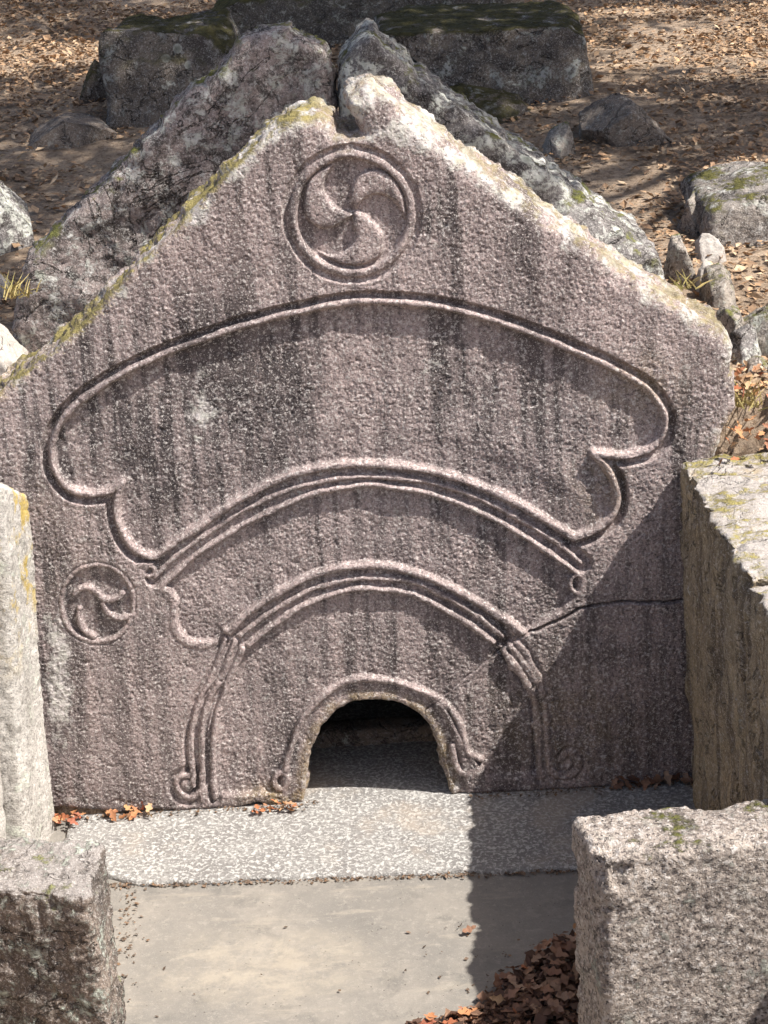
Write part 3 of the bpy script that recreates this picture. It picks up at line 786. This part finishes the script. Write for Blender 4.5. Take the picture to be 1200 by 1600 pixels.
gable_stone('gable_stone', [(388, 64), (425, 54), (468, 64), (505, 90), (518, 115), (524, 200), (520, 330), (300, 560), (90, 700), (10, 600), (14, 480), (30, 424),
            (75, 376), (130, 322), (185, 270), (240, 205), (295, 148), (340, 115), (362, 78)], .62, .5, M_REAR,
            'broken sloping granite stone behind the left slope of the carved slab', 31, .07)
gable_stone('gable_stone', [(532, 124), (547, 90), (574, 68), (602, 80), (650, 126), (720, 180), (800, 238), (860, 276), (930, 330), (1000, 388), (1036, 412), (1030, 480),
            (900, 560), (700, 420), (560, 300), (530, 200)], .62, .85, M_REARL,
            'lichen-spotted sloping granite stone behind the right slope of the carved slab', 37, .05, amp=.012)

# added roof stones and walls that keep the chamber behind the doorway dark
for sx in (-1, 1):
    a, b = (sx*.02, 2.30), (sx*1.22, 1.28)
    tn = A([b[0]-a[0], b[1]-a[1]]); tn /= np.linalg.norm(tn); nn_ = A([-tn[1], tn[0]])*(-.2 if sx < 0 else -.2)
    if nn_[1] > 0: nn_ = -nn_
    pts = [A(a)+nn_, A(b)+nn_, A(b), A(a)] if sx > 0 else [A(b)+nn_, A(a)+nn_, A(a), A(b)]
    (b0, b1, t1, t0) = pts
    block('added_roof_slab', [(b0[0], .44, b0[1]), (b1[0], .44, b1[1]), (b1[0], 2.6, b1[1]), (b0[0], 2.6, b0[1]),
                        (t0[0], .44, t0[1]), (t1[0], .44, t1[1]), (t1[0], 2.6, t1[1]), (t0[0], 2.6, t0[1])], M_LINT,
          'hidden inclined roof stone added to keep the chamber dark, %s half' % ('left' if sx < 0 else 'right'), 'roof stone', 'added roof stones of the chamber', res=.05, r=.03)
    block('added_chamber_wall', [(sx*.86-.09, .43, -.1), (sx*.86+.09, .43, -.1), (sx*.86+.09, 2.4, -.1), (sx*.86-.09, 2.4, -.1),
                           (sx*.86-.09, .43, 1.55), (sx*.86+.09, .43, 1.55), (sx*.86+.09, 2.4, 1.55), (sx*.86-.09, 2.4, 1.55)], M_LINT,
          'side wall of the chamber, added to keep the doorway dark, %s side' % ('left' if sx < 0 else 'right'), 'wall', 'chamber walls', res=.05, r=.02)
zi = float(on_y([[590, 1146]], .50)[0][2])
block('inner_stone', [(-.76, .50, -.05), (.76, .50, -.05), (.76, .66, -.05), (-.76, .66, -.05), (-.76, .50, zi), (.76, .50, zi+.02), (.76, .66, zi+.02), (-.76, .66, zi)],
      M_BROWN, 'dark low stone standing across the chamber just inside the doorway', 'stone', res=.03, r=.02)
block('added_chamber_wall', [(-.95, 2.22, -.1), (.95, 2.22, -.1), (.95, 2.45, -.1), (-.95, 2.45, -.1), (-.95, 2.22, 2.1), (.95, 2.22, 2.1), (.95, 2.45, 2.1), (-.95, 2.45, 2.1)],
      M_LINT, 'rear wall of the chamber, added to keep the doorway dark', 'wall', 'chamber walls', res=.05, r=.02)

# pale strip of pecked granite the slab stands on
def threshold():
    C = [(-1.36, -.535, -.12), (1.30, -.645, -.12), (1.30, 2.3, -.12), (-1.40, 2.3, -.12), (-1.36, -.535, -.002), (1.30, -.645, -.002), (1.30, 2.3, -.002), (-1.40, 2.3, -.002)]
    V, F = block_mesh(C, r=.012, res=.016, amp=.0035, fscale=22, seed=5, octv=4)
    w = .025*fbm(V, 3.5, 3, .5, 8)*2; k = sstep(-.3, -.6, V[:, 1])
    V[:, 1] += w*k; V[:, 1] += .10*sstep(-.95, -1.3, V[:, 0])*k
    return tag(mesh_obj('threshold_stone', V, F, M_PAVE), 'pale pecked granite strip paving under and in front of the carved slab', 'paving stone')
threshold()

# right wall: two upright stones, their irregular top edge throws the long shadow
def wallr(name, y0, y1, xin, xinb, ztop0, ztop1, thick, label, seed):
    C = [(xinb, y1, -.1), (xinb+thick, y1, -.1), (xinb+thick, y0, -.1), (xinb, y0, -.1),
         (xin, y1, ztop1), (xin+thick, y1, ztop1-.02), (xin+thick, y0, ztop0+.03), (xin, y0, ztop0)]
    V, F = block_mesh(C, r=.02, res=.013, amp=.012, fscale=7, seed=seed, chip=.035, lump=.010)
    fl = .016*fbm(V*A([1, 1, .06]), 17, 3, .6, seed+4)*2                          # vertical tooling on the inner face
    V[:, 0] -= fl*sstep(.12, .0, V[:, 0]-xin)
    V[:, 2] += np.where(V[:, 2] > ztop1-.25, 0.018*fbm(V*A([.2, 1, 0]), 7, 3, .6, seed+6)*2, 0)
    return tag(mesh_obj(name, V, F, M_WALLR), label, 'wall', 'upright stones of the right wall')
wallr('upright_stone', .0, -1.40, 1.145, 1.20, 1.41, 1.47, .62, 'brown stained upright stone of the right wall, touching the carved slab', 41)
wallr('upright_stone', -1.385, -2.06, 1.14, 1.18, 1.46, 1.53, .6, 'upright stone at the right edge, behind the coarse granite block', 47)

# left wall
def wallL():
    e0t, e0b = on_y([[42, 772]], -.03)[0], on_y([[86, 1290]], -.03)[0]
    e1t, e1b = on_y([[8, 752]], -.42)[0], on_y([[40, 1330]], -.42)[0]
    e1b[2] = e0b[2] = -.06
    C = [e1b+A([-.5, 0, 0]), e1b, e0b, e0b+A([-.5, 0, 0]), e1t+A([-.5, 0, .03]), e1t, e0t, e0t+A([-.5, 0, .05])]
    V, F = block_mesh(C, r=.035, res=.012, amp=.003, fscale=14, seed=53, chip=.006, lump=.002, fine=.004, ffs=48)
    fl = .011*fbm(V*A([1, 1, .02]), 30, 4, .7, 55)*2
    V[:, 0] += fl
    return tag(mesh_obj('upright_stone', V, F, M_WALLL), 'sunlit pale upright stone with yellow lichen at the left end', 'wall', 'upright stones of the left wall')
wallL()
block('upright_stone', [(-2.0, -1.5, -.06), (-1.56, -1.5, -.06), (-1.52, -.47, -.06), (-2.0, -.47, -.06), (-2.0, -1.5, 1.45), (-1.56, -1.5, 1.45), (-1.50, -.47, 1.45), (-2.0, -.47, 1.5)],
      M_WALLL, 'pale upright stone of the left wall beyond the left edge of the picture', 'wall', 'upright stones of the left wall', res=.03, seed=57)

# foreground blocks
def fg_right():
    bl_t, fl_t = on_y([[889, 1288]], -2.02)[0], on_y([[938, 1328]], -2.28)[0]
    bl_b = on_y([[899, 1606]], -2.02)[0]; fl_b = on_y([[952, 1660]], -2.28)[0]
    z = (bl_t[2]+fl_t[2])/2
    bl_t[2] = z+.006; fl_t[2] = z-.006; bl_b[2] = fl_b[2] = -.05
    br_t = A([1.36, -1.92, z-.005]); fr_t = A([1.40, -2.19, z-.01]); br_b = A([1.38, -1.92, -.05]); fr_b = A([1.42, -2.19, -.05])
    return block('granite_block', [fl_b, fr_b, br_b, bl_b, fl_t, fr_t, br_t, bl_t], M_BLKR,
                 'coarse speckled granite block in the right foreground with a sunlit top', 'stone block', 'foreground blocks', res=.0075, r=.03, amp=.004, fscale=9, seed=61, chip=.025, fine=.0036, ffs=80)
fg_right()
def fg_left():
    br_t, fr_t = on_y([[164, 1328]], -1.62)[0], on_y([[138, 1384]], -1.98)[0]
    z = (br_t[2]+fr_t[2])/2
    br_t[2] = z; fr_t[2] = z-.0
    br_b = A([br_t[0]+.015, br_t[1], -.05]); fr_b = A([fr_t[0]+.02, fr_t[1], -.05])
    w = .55; dy = -.03
    return block('granite_block', [fr_b+A([-w, .16, 0]), fr_b, br_b, br_b+A([-w, .16, 0]), fr_t+A([-w, .16, 0.0]), fr_t, br_t, br_t+A([-w, .16, .0])], M_BLKL,
                 'dark lichen-covered granite block in the left foreground', 'stone block', 'foreground blocks', res=.0075, r=.03, amp=.012, fscale=12, seed=67, chip=.02, fine=.006, ffs=40)
fg_left()

# background rocks: base pixel range on the ground, height and depth
def rock(name, x0, x1, ybase, htop, depth, mat, label, seed, r=.4, lump=.3, sink=.06, skew=0.0, group=None, topin=.10, res=None, cat='rock', y=None, facets=20, fcut=(.52, .88)):
    g = on_ground([(x0+x1)/2, ybase]) if y is None else on_y([[(x0+x1)/2, ybase]], y)[0]
    L = on_y([[x0, ybase]], g[1])[0]; R = on_y([[x1, ybase]], g[1])[0]
    sc = np.linalg.norm(R-L)/(x1-x0); h = htop*sc/ math.cos(PITCH*.5)
    w = R[0]-L[0]; cx = (L[0]+R[0])/2; i = topin*w/2
    rs = np.random.default_rng(seed); j = lambda: rs.normal(size=3)*A([.05*w, .05*depth, .06*h])
    zb = g[2]-sink; zt = g[2]+h; x0_, x1_ = cx-w/2, cx+w/2; y0_, y1_ = g[1], g[1]+depth
    C = [A([x0_, y0_, zb]), A([x1_, y0_, zb]), A([x1_, y1_, zb+.05*depth]), A([x0_, y1_, zb+.05*depth]),
         A([x0_+i, y0_+.05, zt-skew*h])+j(), A([x1_-i, y0_+.05, zt])+j(), A([x1_-i, y1_, zt+.05*depth])+j(), A([x0_+i, y1_, zt+.05*depth-skew*h])+j()]
    mn = min(w, depth, h)
    V, F = block_mesh(C, r=r*.5*mn, res=res or max(.010, mn/34), amp=.022*mn+.003, fscale=2.6/mn**.6*2, seed=seed, lump=lump*.10*mn, facets=facets, fine=.003, ffs=30, fcut=fcut)
    return tag(mesh_obj(name, V, F, mat), label, cat, group)

rock('mossy_block', 585, 934, 166, 112, 1.25, M_BACK, 'long squared dark block with a mossy top behind the gable, right of centre', 71, r=.12, lump=.2, facets=7, fcut=(.88, 1.0))
rock('boulder', 158, 400, 196, 150, .9, M_BACK, 'big dark boulder behind the left gable stone', 73, r=.3, lump=.35, facets=10, fcut=(.78, .98))
rock('mossy_boulder', 318, 832, 72, 84, 1.3, M_MOSST, 'long moss-covered boulder at the top edge, behind the other rocks', 75, r=.4, lump=.4, facets=8, fcut=(.8, .98))
rock('stone', 117, 172, 166, 58, .35, M_BACK, 'small dark stone leaning against the big dark boulder', 77, r=.45)
rock('flat_stone', 20, 190, 236, 34, .7, M_BROWN, 'flat grey stone sunk in the ground left of the gable stone', 79, r=.4, topin=.25)
rock('stone', -60, 46, 408, 100, .5, M_REARL, 'grey stone with a round lichen patch at the left edge', 81, r=.25, topin=.25, skew=-.1)
rock('stone', -30, 18, 474, 42, .25, M_PALE, 'small pale stone below the grey stone at the left edge', 83)
rock('flat_stone', 700, 852, 200, 40, .5, M_BACK, 'flat dark stone in front of the long mossy block', 85, r=.3, skew=-.5)
rock('stone', 846, 908, 252, 48, .3, M_ROCK, 'small rounded grey stone beside the right gable stone', 87, r=.45)
rock('flat_stone', 912, 1070, 236, 62, .6, M_BROWN, 'low brown boulder on the leaf litter at upper right', 89, r=.45, topin=.3)
rock('mossy_boulder', 1105, 1290, 388, 92, .8, M_MOSSR, 'dark mossy boulder at the right edge', 91, r=.35, skew=.25, facets=12, fcut=(.75, .98))
rock('stone', 1062, 1128, 372, 62, .4, M_ROCK, 'grey slanting stone against the mossy boulder at right', 93, r=.35, skew=.4)
rock('stone', 1094, 1138, 412, 34, .22, M_PALE, 'white stone lying by the mossy boulder', 95, r=.4)
rock('stone', 1042, 1092, 450, 66, .25, M_ROCK, 'grey stone wedged at the low end of the right gable stone', 97, r=.35)
rock('stone', 1088, 1132, 470, 46, .2, M_PALE, 'pale pointed stone between the wedged stone and the triangular stone', 99, r=.25, topin=.5)
rock('stone', 1104, 1168, 494, 60, .28, M_ROCK, 'triangular stone with a bright sunlit side above the slab shoulder', 101, r=.15, topin=.75)
rock('boulder', 1152, 1300, 556, 66, .5, M_ROCK, 'lichen-grey boulder beside the right shoulder of the carved slab', 103, r=.35, y=.35)
rock('boulder', 1160, 1300, 652, 70, .4, M_ROCK, 'rounded boulder just above the right wall stone', 105, r=.4, y=.12)
rock('stone', 1146, 1202, 578, 56, .22, M_REARL, 'lichened rubble stone pressed against the slab shoulder, upper of two', 109, r=.25, y=.32)
rock('stone', 1154, 1222, 642, 66, .24, M_ROCK, 'lichened rubble stone pressed against the slab shoulder, lower of two', 111, r=.25, y=.22)
rock('stone', 1126, 1172, 528, 34, .2, M_ROCK, 'small angular stone just behind the top of the slab shoulder', 113, r=.2, y=.47)
rock('stone', -50, 26, 604, 62, .35, M_PALE, 'pale stone at the left shoulder of the carved slab', 107, r=.3, y=.46)

# ------------------------------------------------------------------ leaves
PAL = A([(.44, .29, .175), (.54, .37, .23), (.34, .22, .135), (.60, .45, .30), (.46, .31, .19), (.27, .175, .11), (.55, .34, .19)])
def leaf_cloud(P, size, rng, tilt=.45, flat=.0, pal=PAL, colj=.25):
    n = len(P); l = size*rng.uniform(.6, 1.35, n); w = l*rng.uniform(.2, .42, n)
    cu = l*rng.uniform(-.05, .22, n)
    loc = np.zeros((n, 5, 3))
    loc[:, 0, 0] = -l/2; loc[:, 1, 1] = w; loc[:, 2, 0] = l/2; loc[:, 3, 1] = -w
    loc[:, 1, 2] = cu; loc[:, 3, 2] = cu*rng.uniform(.3, 1.2, n); loc[:, 2, 2] = cu*rng.uniform(-.2, 1, n); loc[:, 4, 0] = l*.05
    a = rng.uniform(0, 2*np.pi, n); b = rng.normal(0, tilt, n); c = rng.normal(0, tilt, n)
    def rot(v, ang, i, j):
        ca, sa = np.cos(ang)[:, None], np.sin(ang)[:, None]
        x, y = v[..., i].copy(), v[..., j].copy(); v[..., i] = ca*x-sa*y; v[..., j] = sa*x+ca*y
    rot(loc, b, 0, 2); rot(loc, c, 1, 2); rot(loc, a, 0, 1)
    V = (loc+P[:, None]).reshape(-1, 3); o = (np.arange(n)*5)[:, None]
    F = np.concatenate([o+A([[0, 4, 1]]).astype(int), o+A([[1, 4, 2]]).astype(int), o+A([[2, 4, 3]]).astype(int), o+A([[3, 4, 0]]).astype(int)])
    c = pal[rng.integers(0, len(pal), n)]*rng.uniform(1-colj, 1+colj, n)[:, None]
    c4 = np.concatenate([c, np.ones((n, 1))], 1)
    return V, F, np.tile(c4, (4, 1))

rng = np.random.default_rng(19)
N1 = 95000
lp = np.stack([rng.uniform(-4.2, 4.2, N1), .25+9.5*rng.uniform(0, 1, N1)**.85], 1)
N2 = 3500
lp = np.concatenate([lp, np.stack([rng.uniform(1.35, 2.6, N2), rng.uniform(-2.5, .5, N2)], 1), np.stack([rng.uniform(-3.2, -1.5, 2500), rng.uniform(-1, .6, 2500)], 1)])
lz = terrain(lp[:, 0], lp[:, 1])
dens = fbm(np.stack([lp[:, 0], lp[:, 1], 0*lz], 1), .9, 4, .55, 91)
ok = (lz > 1.2) & (rng.uniform(0, 1, len(lz)) < .62+1.8*dens)
LP = np.stack([lp[:, 0], lp[:, 1], lz+rng.uniform(.004, .03, len(lz))], 1)[ok]
LS = np.where(rng.uniform(0, 1, len(LP)) < .12, .058, .036)*rng.uniform(.7, 1.3, len(LP))
V_, F_, C_ = leaf_cloud(LP, LS, rng, .33)
tag(mesh_obj('leaf_litter', V_, F_, M_LITTER, None, {'col': ('FACE', C_)}, smooth=False), 'dry brown leaves carpeting the ground behind the stones', 'leaf litter', kind='stuff')

def oak_leaf(name, seed):
    rs = np.random.default_rng(seed); k = 15
    t = np.linspace(0, 1, k); half = .22*np.sin(np.pi*t**.8)*(1+.38*np.sin(t*5.2*np.pi+rs.uniform(-.4, .4)))+.012
    cz = rs.uniform(.1, .5); bend = rs.uniform(-.35, .6); tw = rs.uniform(-.8, .8)
    V, F = [], []
    for i in range(k):
        x = t[i]-.5; zb = bend*x*x+.05*rs.normal()*.4
        for s in (-1, 0, 1):
            y = s*half[i]; V.append((x, y*math.cos(tw*x), zb+cz*abs(y)+y*math.sin(tw*x)))
    for i in range(k-1):
        a = i*3; F += [(a, a+3, a+4, a+1), (a+1, a+4, a+5, a+2)]
    return A(V), A(F).astype(int)
LEAFM = {}
for tagm, mt in (('dry', M_DRYLEAF), ('red', M_REDLEAF)):
    LEAFM[tagm] = []
    for s in range(6):
        V_, F_ = oak_leaf('leaf', 200+s); o = mesh_obj('leaf', V_, F_, mt); LEAFM[tagm].append(o.data); bpy.data.objects.remove(o)

def leaf_obj(kind, loc, size, rs, parent, tilt=.45):
    o = bpy.data.objects.new('leaf', LEAFM[kind][rs.integers(0, 6)])
    o.scale = (size,)*3; o.rotation_euler = (rs.normal(0, tilt), rs.normal(0, tilt), rs.uniform(0, 6.28)); o.location = loc
    link(o, parent); return o

def leaf_pile(name, poly_px, n, label, kindf, size, hfun, seed, z=-.015, tilt=.45):
    rs = np.random.default_rng(seed); P = A(poly_px)
    root = empty(name); tag(root, label, 'leaves', 'drifts of fallen leaves')
    W = on_z(P, z)
    lo, hi = W[:, :2].min(0), W[:, :2].max(0); c = 0
    while c < n:
        q = rs.uniform(lo, hi)
        if not inside(q[None], W[:, :2])[0]: continue
        zz = z+rs.uniform(0.1, 1)*hfun(q)+.006
        leaf_obj(kindf(q, rs), (q[0], q[1], zz), size*rs.uniform(.65, 1.3), rs, root, tilt); c += 1
    return root

PILE = [(905, 1480), (870, 1492), (835, 1508), (800, 1530), (765, 1552), (740, 1580), (690, 1592), (640, 1602), (600, 1640), (640, 1720), (960, 1720), (930, 1600)]
pw = on_z([[905, 1560]], 0)[0]
leaf_pile('leaf_pile', PILE, 298, 'drift of brown and red leaves against the right foreground block', lambda q, rs: 'red' if (rs.uniform() < .12 or q[0] < .22) else 'dry', .062,
          lambda q: .10*math.exp(-((q[0]-pw[0])/.22)**2)+.012, 301)
def pilem():
    rs = np.random.default_rng(303); W = on_z(A(PILE), -.015); lo, hi = W[:, :2].min(0), W[:, :2].max(0)
    q = rs.uniform(lo, hi, (2600, 2)); q = q[inside(q, W[:, :2])]
    z = -.012+rs.uniform(0, 1, len(q))*.9*(.09*np.exp(-((q[:, 0]-pw[0])/.22)**2)+.01)
    V, F, C = leaf_cloud(np.stack([q[:, 0], q[:, 1], z], 1), .05, rs, .5, pal=A([(.12, .065, .045), (.18, .10, .065), (.28, .17, .11), (.09, .05, .035)]))
    o = mesh_obj('leaf_mass', V, F, M_LITTER, bpy.data.objects['leaf_pile'], {'col': ('FACE', C)}, smooth=False); o['kind'] = 'stuff'
pilem()
flat = lambda q: .03
leaf_pile('leaf_pile', [(84, 1278), (135, 1276), (132, 1292), (86, 1296)], 16, 'small heap of red leaves at the foot of the pale left upright stone', lambda q, rs: 'red', .046, flat, 305, 0)
leaf_pile('leaf_pile', [(163, 1270), (238, 1268), (236, 1280), (166, 1284)], 16, 'few curled red leaves at the foot of the slab, left of the spiral', lambda q, rs: 'red', .046, flat, 307, 0)
leaf_pile('leaf_pile', [(385, 1268), (462, 1262), (462, 1270), (385, 1274)], 18, 'red leaves at the foot of the slab beside the doorway', lambda q, rs: 'red', .042, flat, 309, 0)
leaf_pile('leaf_pile', [(955, 1222), (1075, 1214), (1080, 1232), (960, 1236)], 26, 'brown leaves in the shaded corner below the right wall stone', lambda q, rs: 'dry', .065, flat, 311, 0)
def bank_pile(name, px, y, n, label, seed, sx, sy, size=.06, kind='red'):
    rs = np.random.default_rng(seed); c = on_y([px], y)[0]; root = empty(name); tag(root, label, 'leaves', 'drifts of fallen leaves')
    for i in range(n):
        x, yy = c[0]+rs.normal(0, sx), c[1]+rs.normal(0, sy); zz = float(terrain(A([x]), A([yy]))[0])
        leaf_obj(kind, (x, yy, max(zz, c[2]-.05)+rs.uniform(.0, .05)), size*rs.uniform(.7, 1.3), rs, root, .5)
bank_pile('leaf_pile', (1190, 665), -.1, 34, 'orange leaves on top of the right wall beside the rounded boulder', 313, .12, .18, .046)
bank_pile('leaf_pile', (1175, 590), .25, 14, 'orange leaves between the two boulders at the right shoulder', 315, .06, .08, .046)
bank_pile('leaf_pile', (18, 590), .36, 22, 'red leaves caught behind the left shoulder of the slab', 317, .05, .05)
leaf_pile('fallen_leaf', [(716, 1448), (738, 1448), (738, 1462), (716, 1462)], 2, 'small dark curled leaves lying on the concrete at the shadow edge', lambda q, rs: 'dry', .045, lambda q: .01, 319)

# ------------------------------------------------------------------ trees to the right of the view: their crowns throw the dappled shade on the ground behind
def lit_zone(P):
    t = (P[:, 2]-2.0)/SUN[2]; G = P-SUN*t[:, None]
    x, y = G[:, 0], G[:, 1]
    lim = np.interp(x, [-6, -2.6, -1.6, -1.2, .6, .95, 1.6, 4], [1.2, 1.2, 1.1, .88, .76, 1.6, 3.5, 3.5])
    lit = y < lim
    for cx, cy, rx, ry in [(-2.5, 7.1, .95, .5), (-2.0, 2.6, .45, .18), (2.6, 5.8, 1.2, .28), (-3.0, 4.4, .25, .2), (1.9, 7.6, .5, .2), (3.2, 4.6, .5, .2)]:
        lit |= ((x-cx)/rx)**2+((y-cy)/ry)**2 < 1
    return lit

def tree(loc, h, cr, cz, label, seed, nclump=230, per=60):
    rs = np.random.default_rng(seed); bx, by = loc; bz = float(terrain(A([bx]), A([by]))[0])
    root = empty('oak_tree', (0, 0, 0)); tag(root, label, 'tree', 'oaks shading the slope')
    Vs, Fs, o = [], [], 0
    def tube(p0, p1, r0, r1, n=9, seg=8, bend=.12):
        nonlocal o
        p0, p1 = A(p0), A(p1); off = rs.normal(size=3)*bend*np.linalg.norm(p1-p0); rings = []
        for i in range(seg+1):
            t = i/seg; c = p0*(1-t)+p1*t+off*math.sin(math.pi*t); r = r0*(1-t)+r1*t
            d = (p1-p0)/np.linalg.norm(p1-p0); a = np.cross(d, [.3, .9, .2]); a /= np.linalg.norm(a); b = np.cross(d, a)
            an = np.linspace(0, 2*np.pi, n, endpoint=False); rr = r*(1+.12*np.sin(3*an+i))
            rings.append(c+rr[:, None]*(np.cos(an)[:, None]*a+np.sin(an)[:, None]*b))
        Vs.append(np.concatenate(rings)); ii = o+np.arange((seg+1)*n).reshape(seg+1, n)
        Fs.append(np.stack([ii[:-1], np.roll(ii[:-1], -1, 1), np.roll(ii[1:], -1, 1), ii[1:]], -1).reshape(-1, 4)); o += (seg+1)*n
    top = A([bx, by, bz+h*.55]); tube((bx, by, bz-.2), top, .26, .16)
    cc = A([bx+cr[3], by+cr[4], bz+cz])
    cl = []
    while len(cl) < nclump:
        u = rs.normal(size=3); u /= np.linalg.norm(u); u *= rs.uniform(.25, 1)**.4
        cl.append(cc+u*A(cr[:3]))
    cl = A(cl); cl = cl[~lit_zone(cl)]
    for k in range(0, len(cl), max(1, len(cl)//14)):
        mid = top*(.55)+cl[k]*.45+A([0, 0, .2]); tube(top-A([0, 0, rs.uniform(0, .8)]), mid, .09, .05, 6, 4); tube(mid, cl[k], .05, .012, 5, 4)
    mesh_obj('trunk', np.concatenate(Vs), np.concatenate(Fs), M_BARK, root)
    P = np.repeat(cl, per, 0)+rs.normal(size=(len(cl)*per, 3))*A([.34, .34, .22])
    P = P[~lit_zone(P)]
    V, F, C = leaf_cloud(P, .13, rs, .7); mesh_obj('crown', V, F, M_CROWN, root, smooth=False)
tree((5.6, 3.2), 8, (3.4, 3.7, 1.5, -2.2, -1.4), 7.2, 'oak to the right of the slab, standing out of view', 401, 640, 42)
tree((6.2, 7.6), 9, (3.2, 2.8, 1.6, -1.6, -.6), 7.6, 'oak up the slope on the right, standing out of view', 403, 430, 42)
tree((-4.6, 9.8), 9, (3.0, 2.6, 1.6, 2.2, -1.6), 7.8, 'oak up the slope on the left, standing out of view', 405, 330, 42)

# ------------------------------------------------------------------ dry grass tufts
def tuft(px, y, n, hgt, label, seed):
    rs = np.random.default_rng(seed); c = on_y([px], y)[0]; V, F = [], []
    for i in range(n):
        b = c+A([rs.normal(0, .035), rs.normal(0, .025), -.03]); d = A([rs.normal(0, .6), rs.normal(0, .5), 1.0]); d /= np.linalg.norm(d)
        l = hgt*rs.uniform(.5, 1.2); sd = np.cross(d, [0, 1, .1]); sd = sd/np.linalg.norm(sd)*.0028; k = len(V)
        dr = A([d[0], d[1], -.5])*l*.35
        for j, (t, w) in enumerate(((0, 1), (.5, .8), (1, .15))):
            p = b+d*l*t+dr*t*t; V += [p-sd*w, p+sd*w]
        F += [(k, k+1, k+3, k+2), (k+2, k+3, k+5, k+4)]
    tag(mesh_obj('grass_tuft', A(V), A(F).astype(int), M_GRASS, None), label, 'grass', 'dry grass tufts')
tuft((1166, 622), .1, 46, .14, 'dry grass tuft between the slab shoulder and the boulders at right', 501)
tuft((538, 205), .35, 26, .09, 'small grass tuft in the notch of the gable top', 503)
tuft((28, 452), .55, 30, .12, 'dry grass tuft by the small pale stone at the left edge', 505)
tuft((1062, 440), .5, 24, .09, 'dry grass tuft at the low end of the right gable stone', 507)

# crumbs of leaf and soil in the joints of the floor
def debris():
    rs = np.random.default_rng(601); P = []
    def along(a, b, n, w, z):
        t = rs.uniform(0, 1, n); q = A(a)*(1-t)[:, None]+A(b)*t[:, None]; q = q+np.stack([rs.normal(0, w, n), rs.normal(0, w, n)], 1)
        P.append(np.stack([q[:, 0], q[:, 1], np.full(n, z)+rs.uniform(0, .006, n)], 1))
    along((-1.3, -.535), (1.1, -.655), 900, .012, -.018); along((-1.4, -.02), (-.35, -.02), 260, .018, .002); along((.3, -.02), (1.15, -.02), 260, .022, .002)
    along((-1.05, -.6), (-1.02, -1.6), 160, .03, -.018); along((-1.0, -.9), (.9, -1.5), 26, .22, -.018); along((.2, -1.3), (.6, -1.2), 90, .12, -.018)
    V, F, C = leaf_cloud(np.concatenate(P), rs.uniform(.006, .02, sum(map(len, P))), rs, .3, pal=A([(.16, .11, .075), (.24, .15, .09), (.10, .075, .055), (.20, .14, .10)]))
    tag(mesh_obj('floor_debris', V, F, M_LITTER, None, {'col': ('FACE', C)}, smooth=False), 'crumbs of dry leaf and soil along the joints of the floor', 'debris', kind='stuff')
debris()
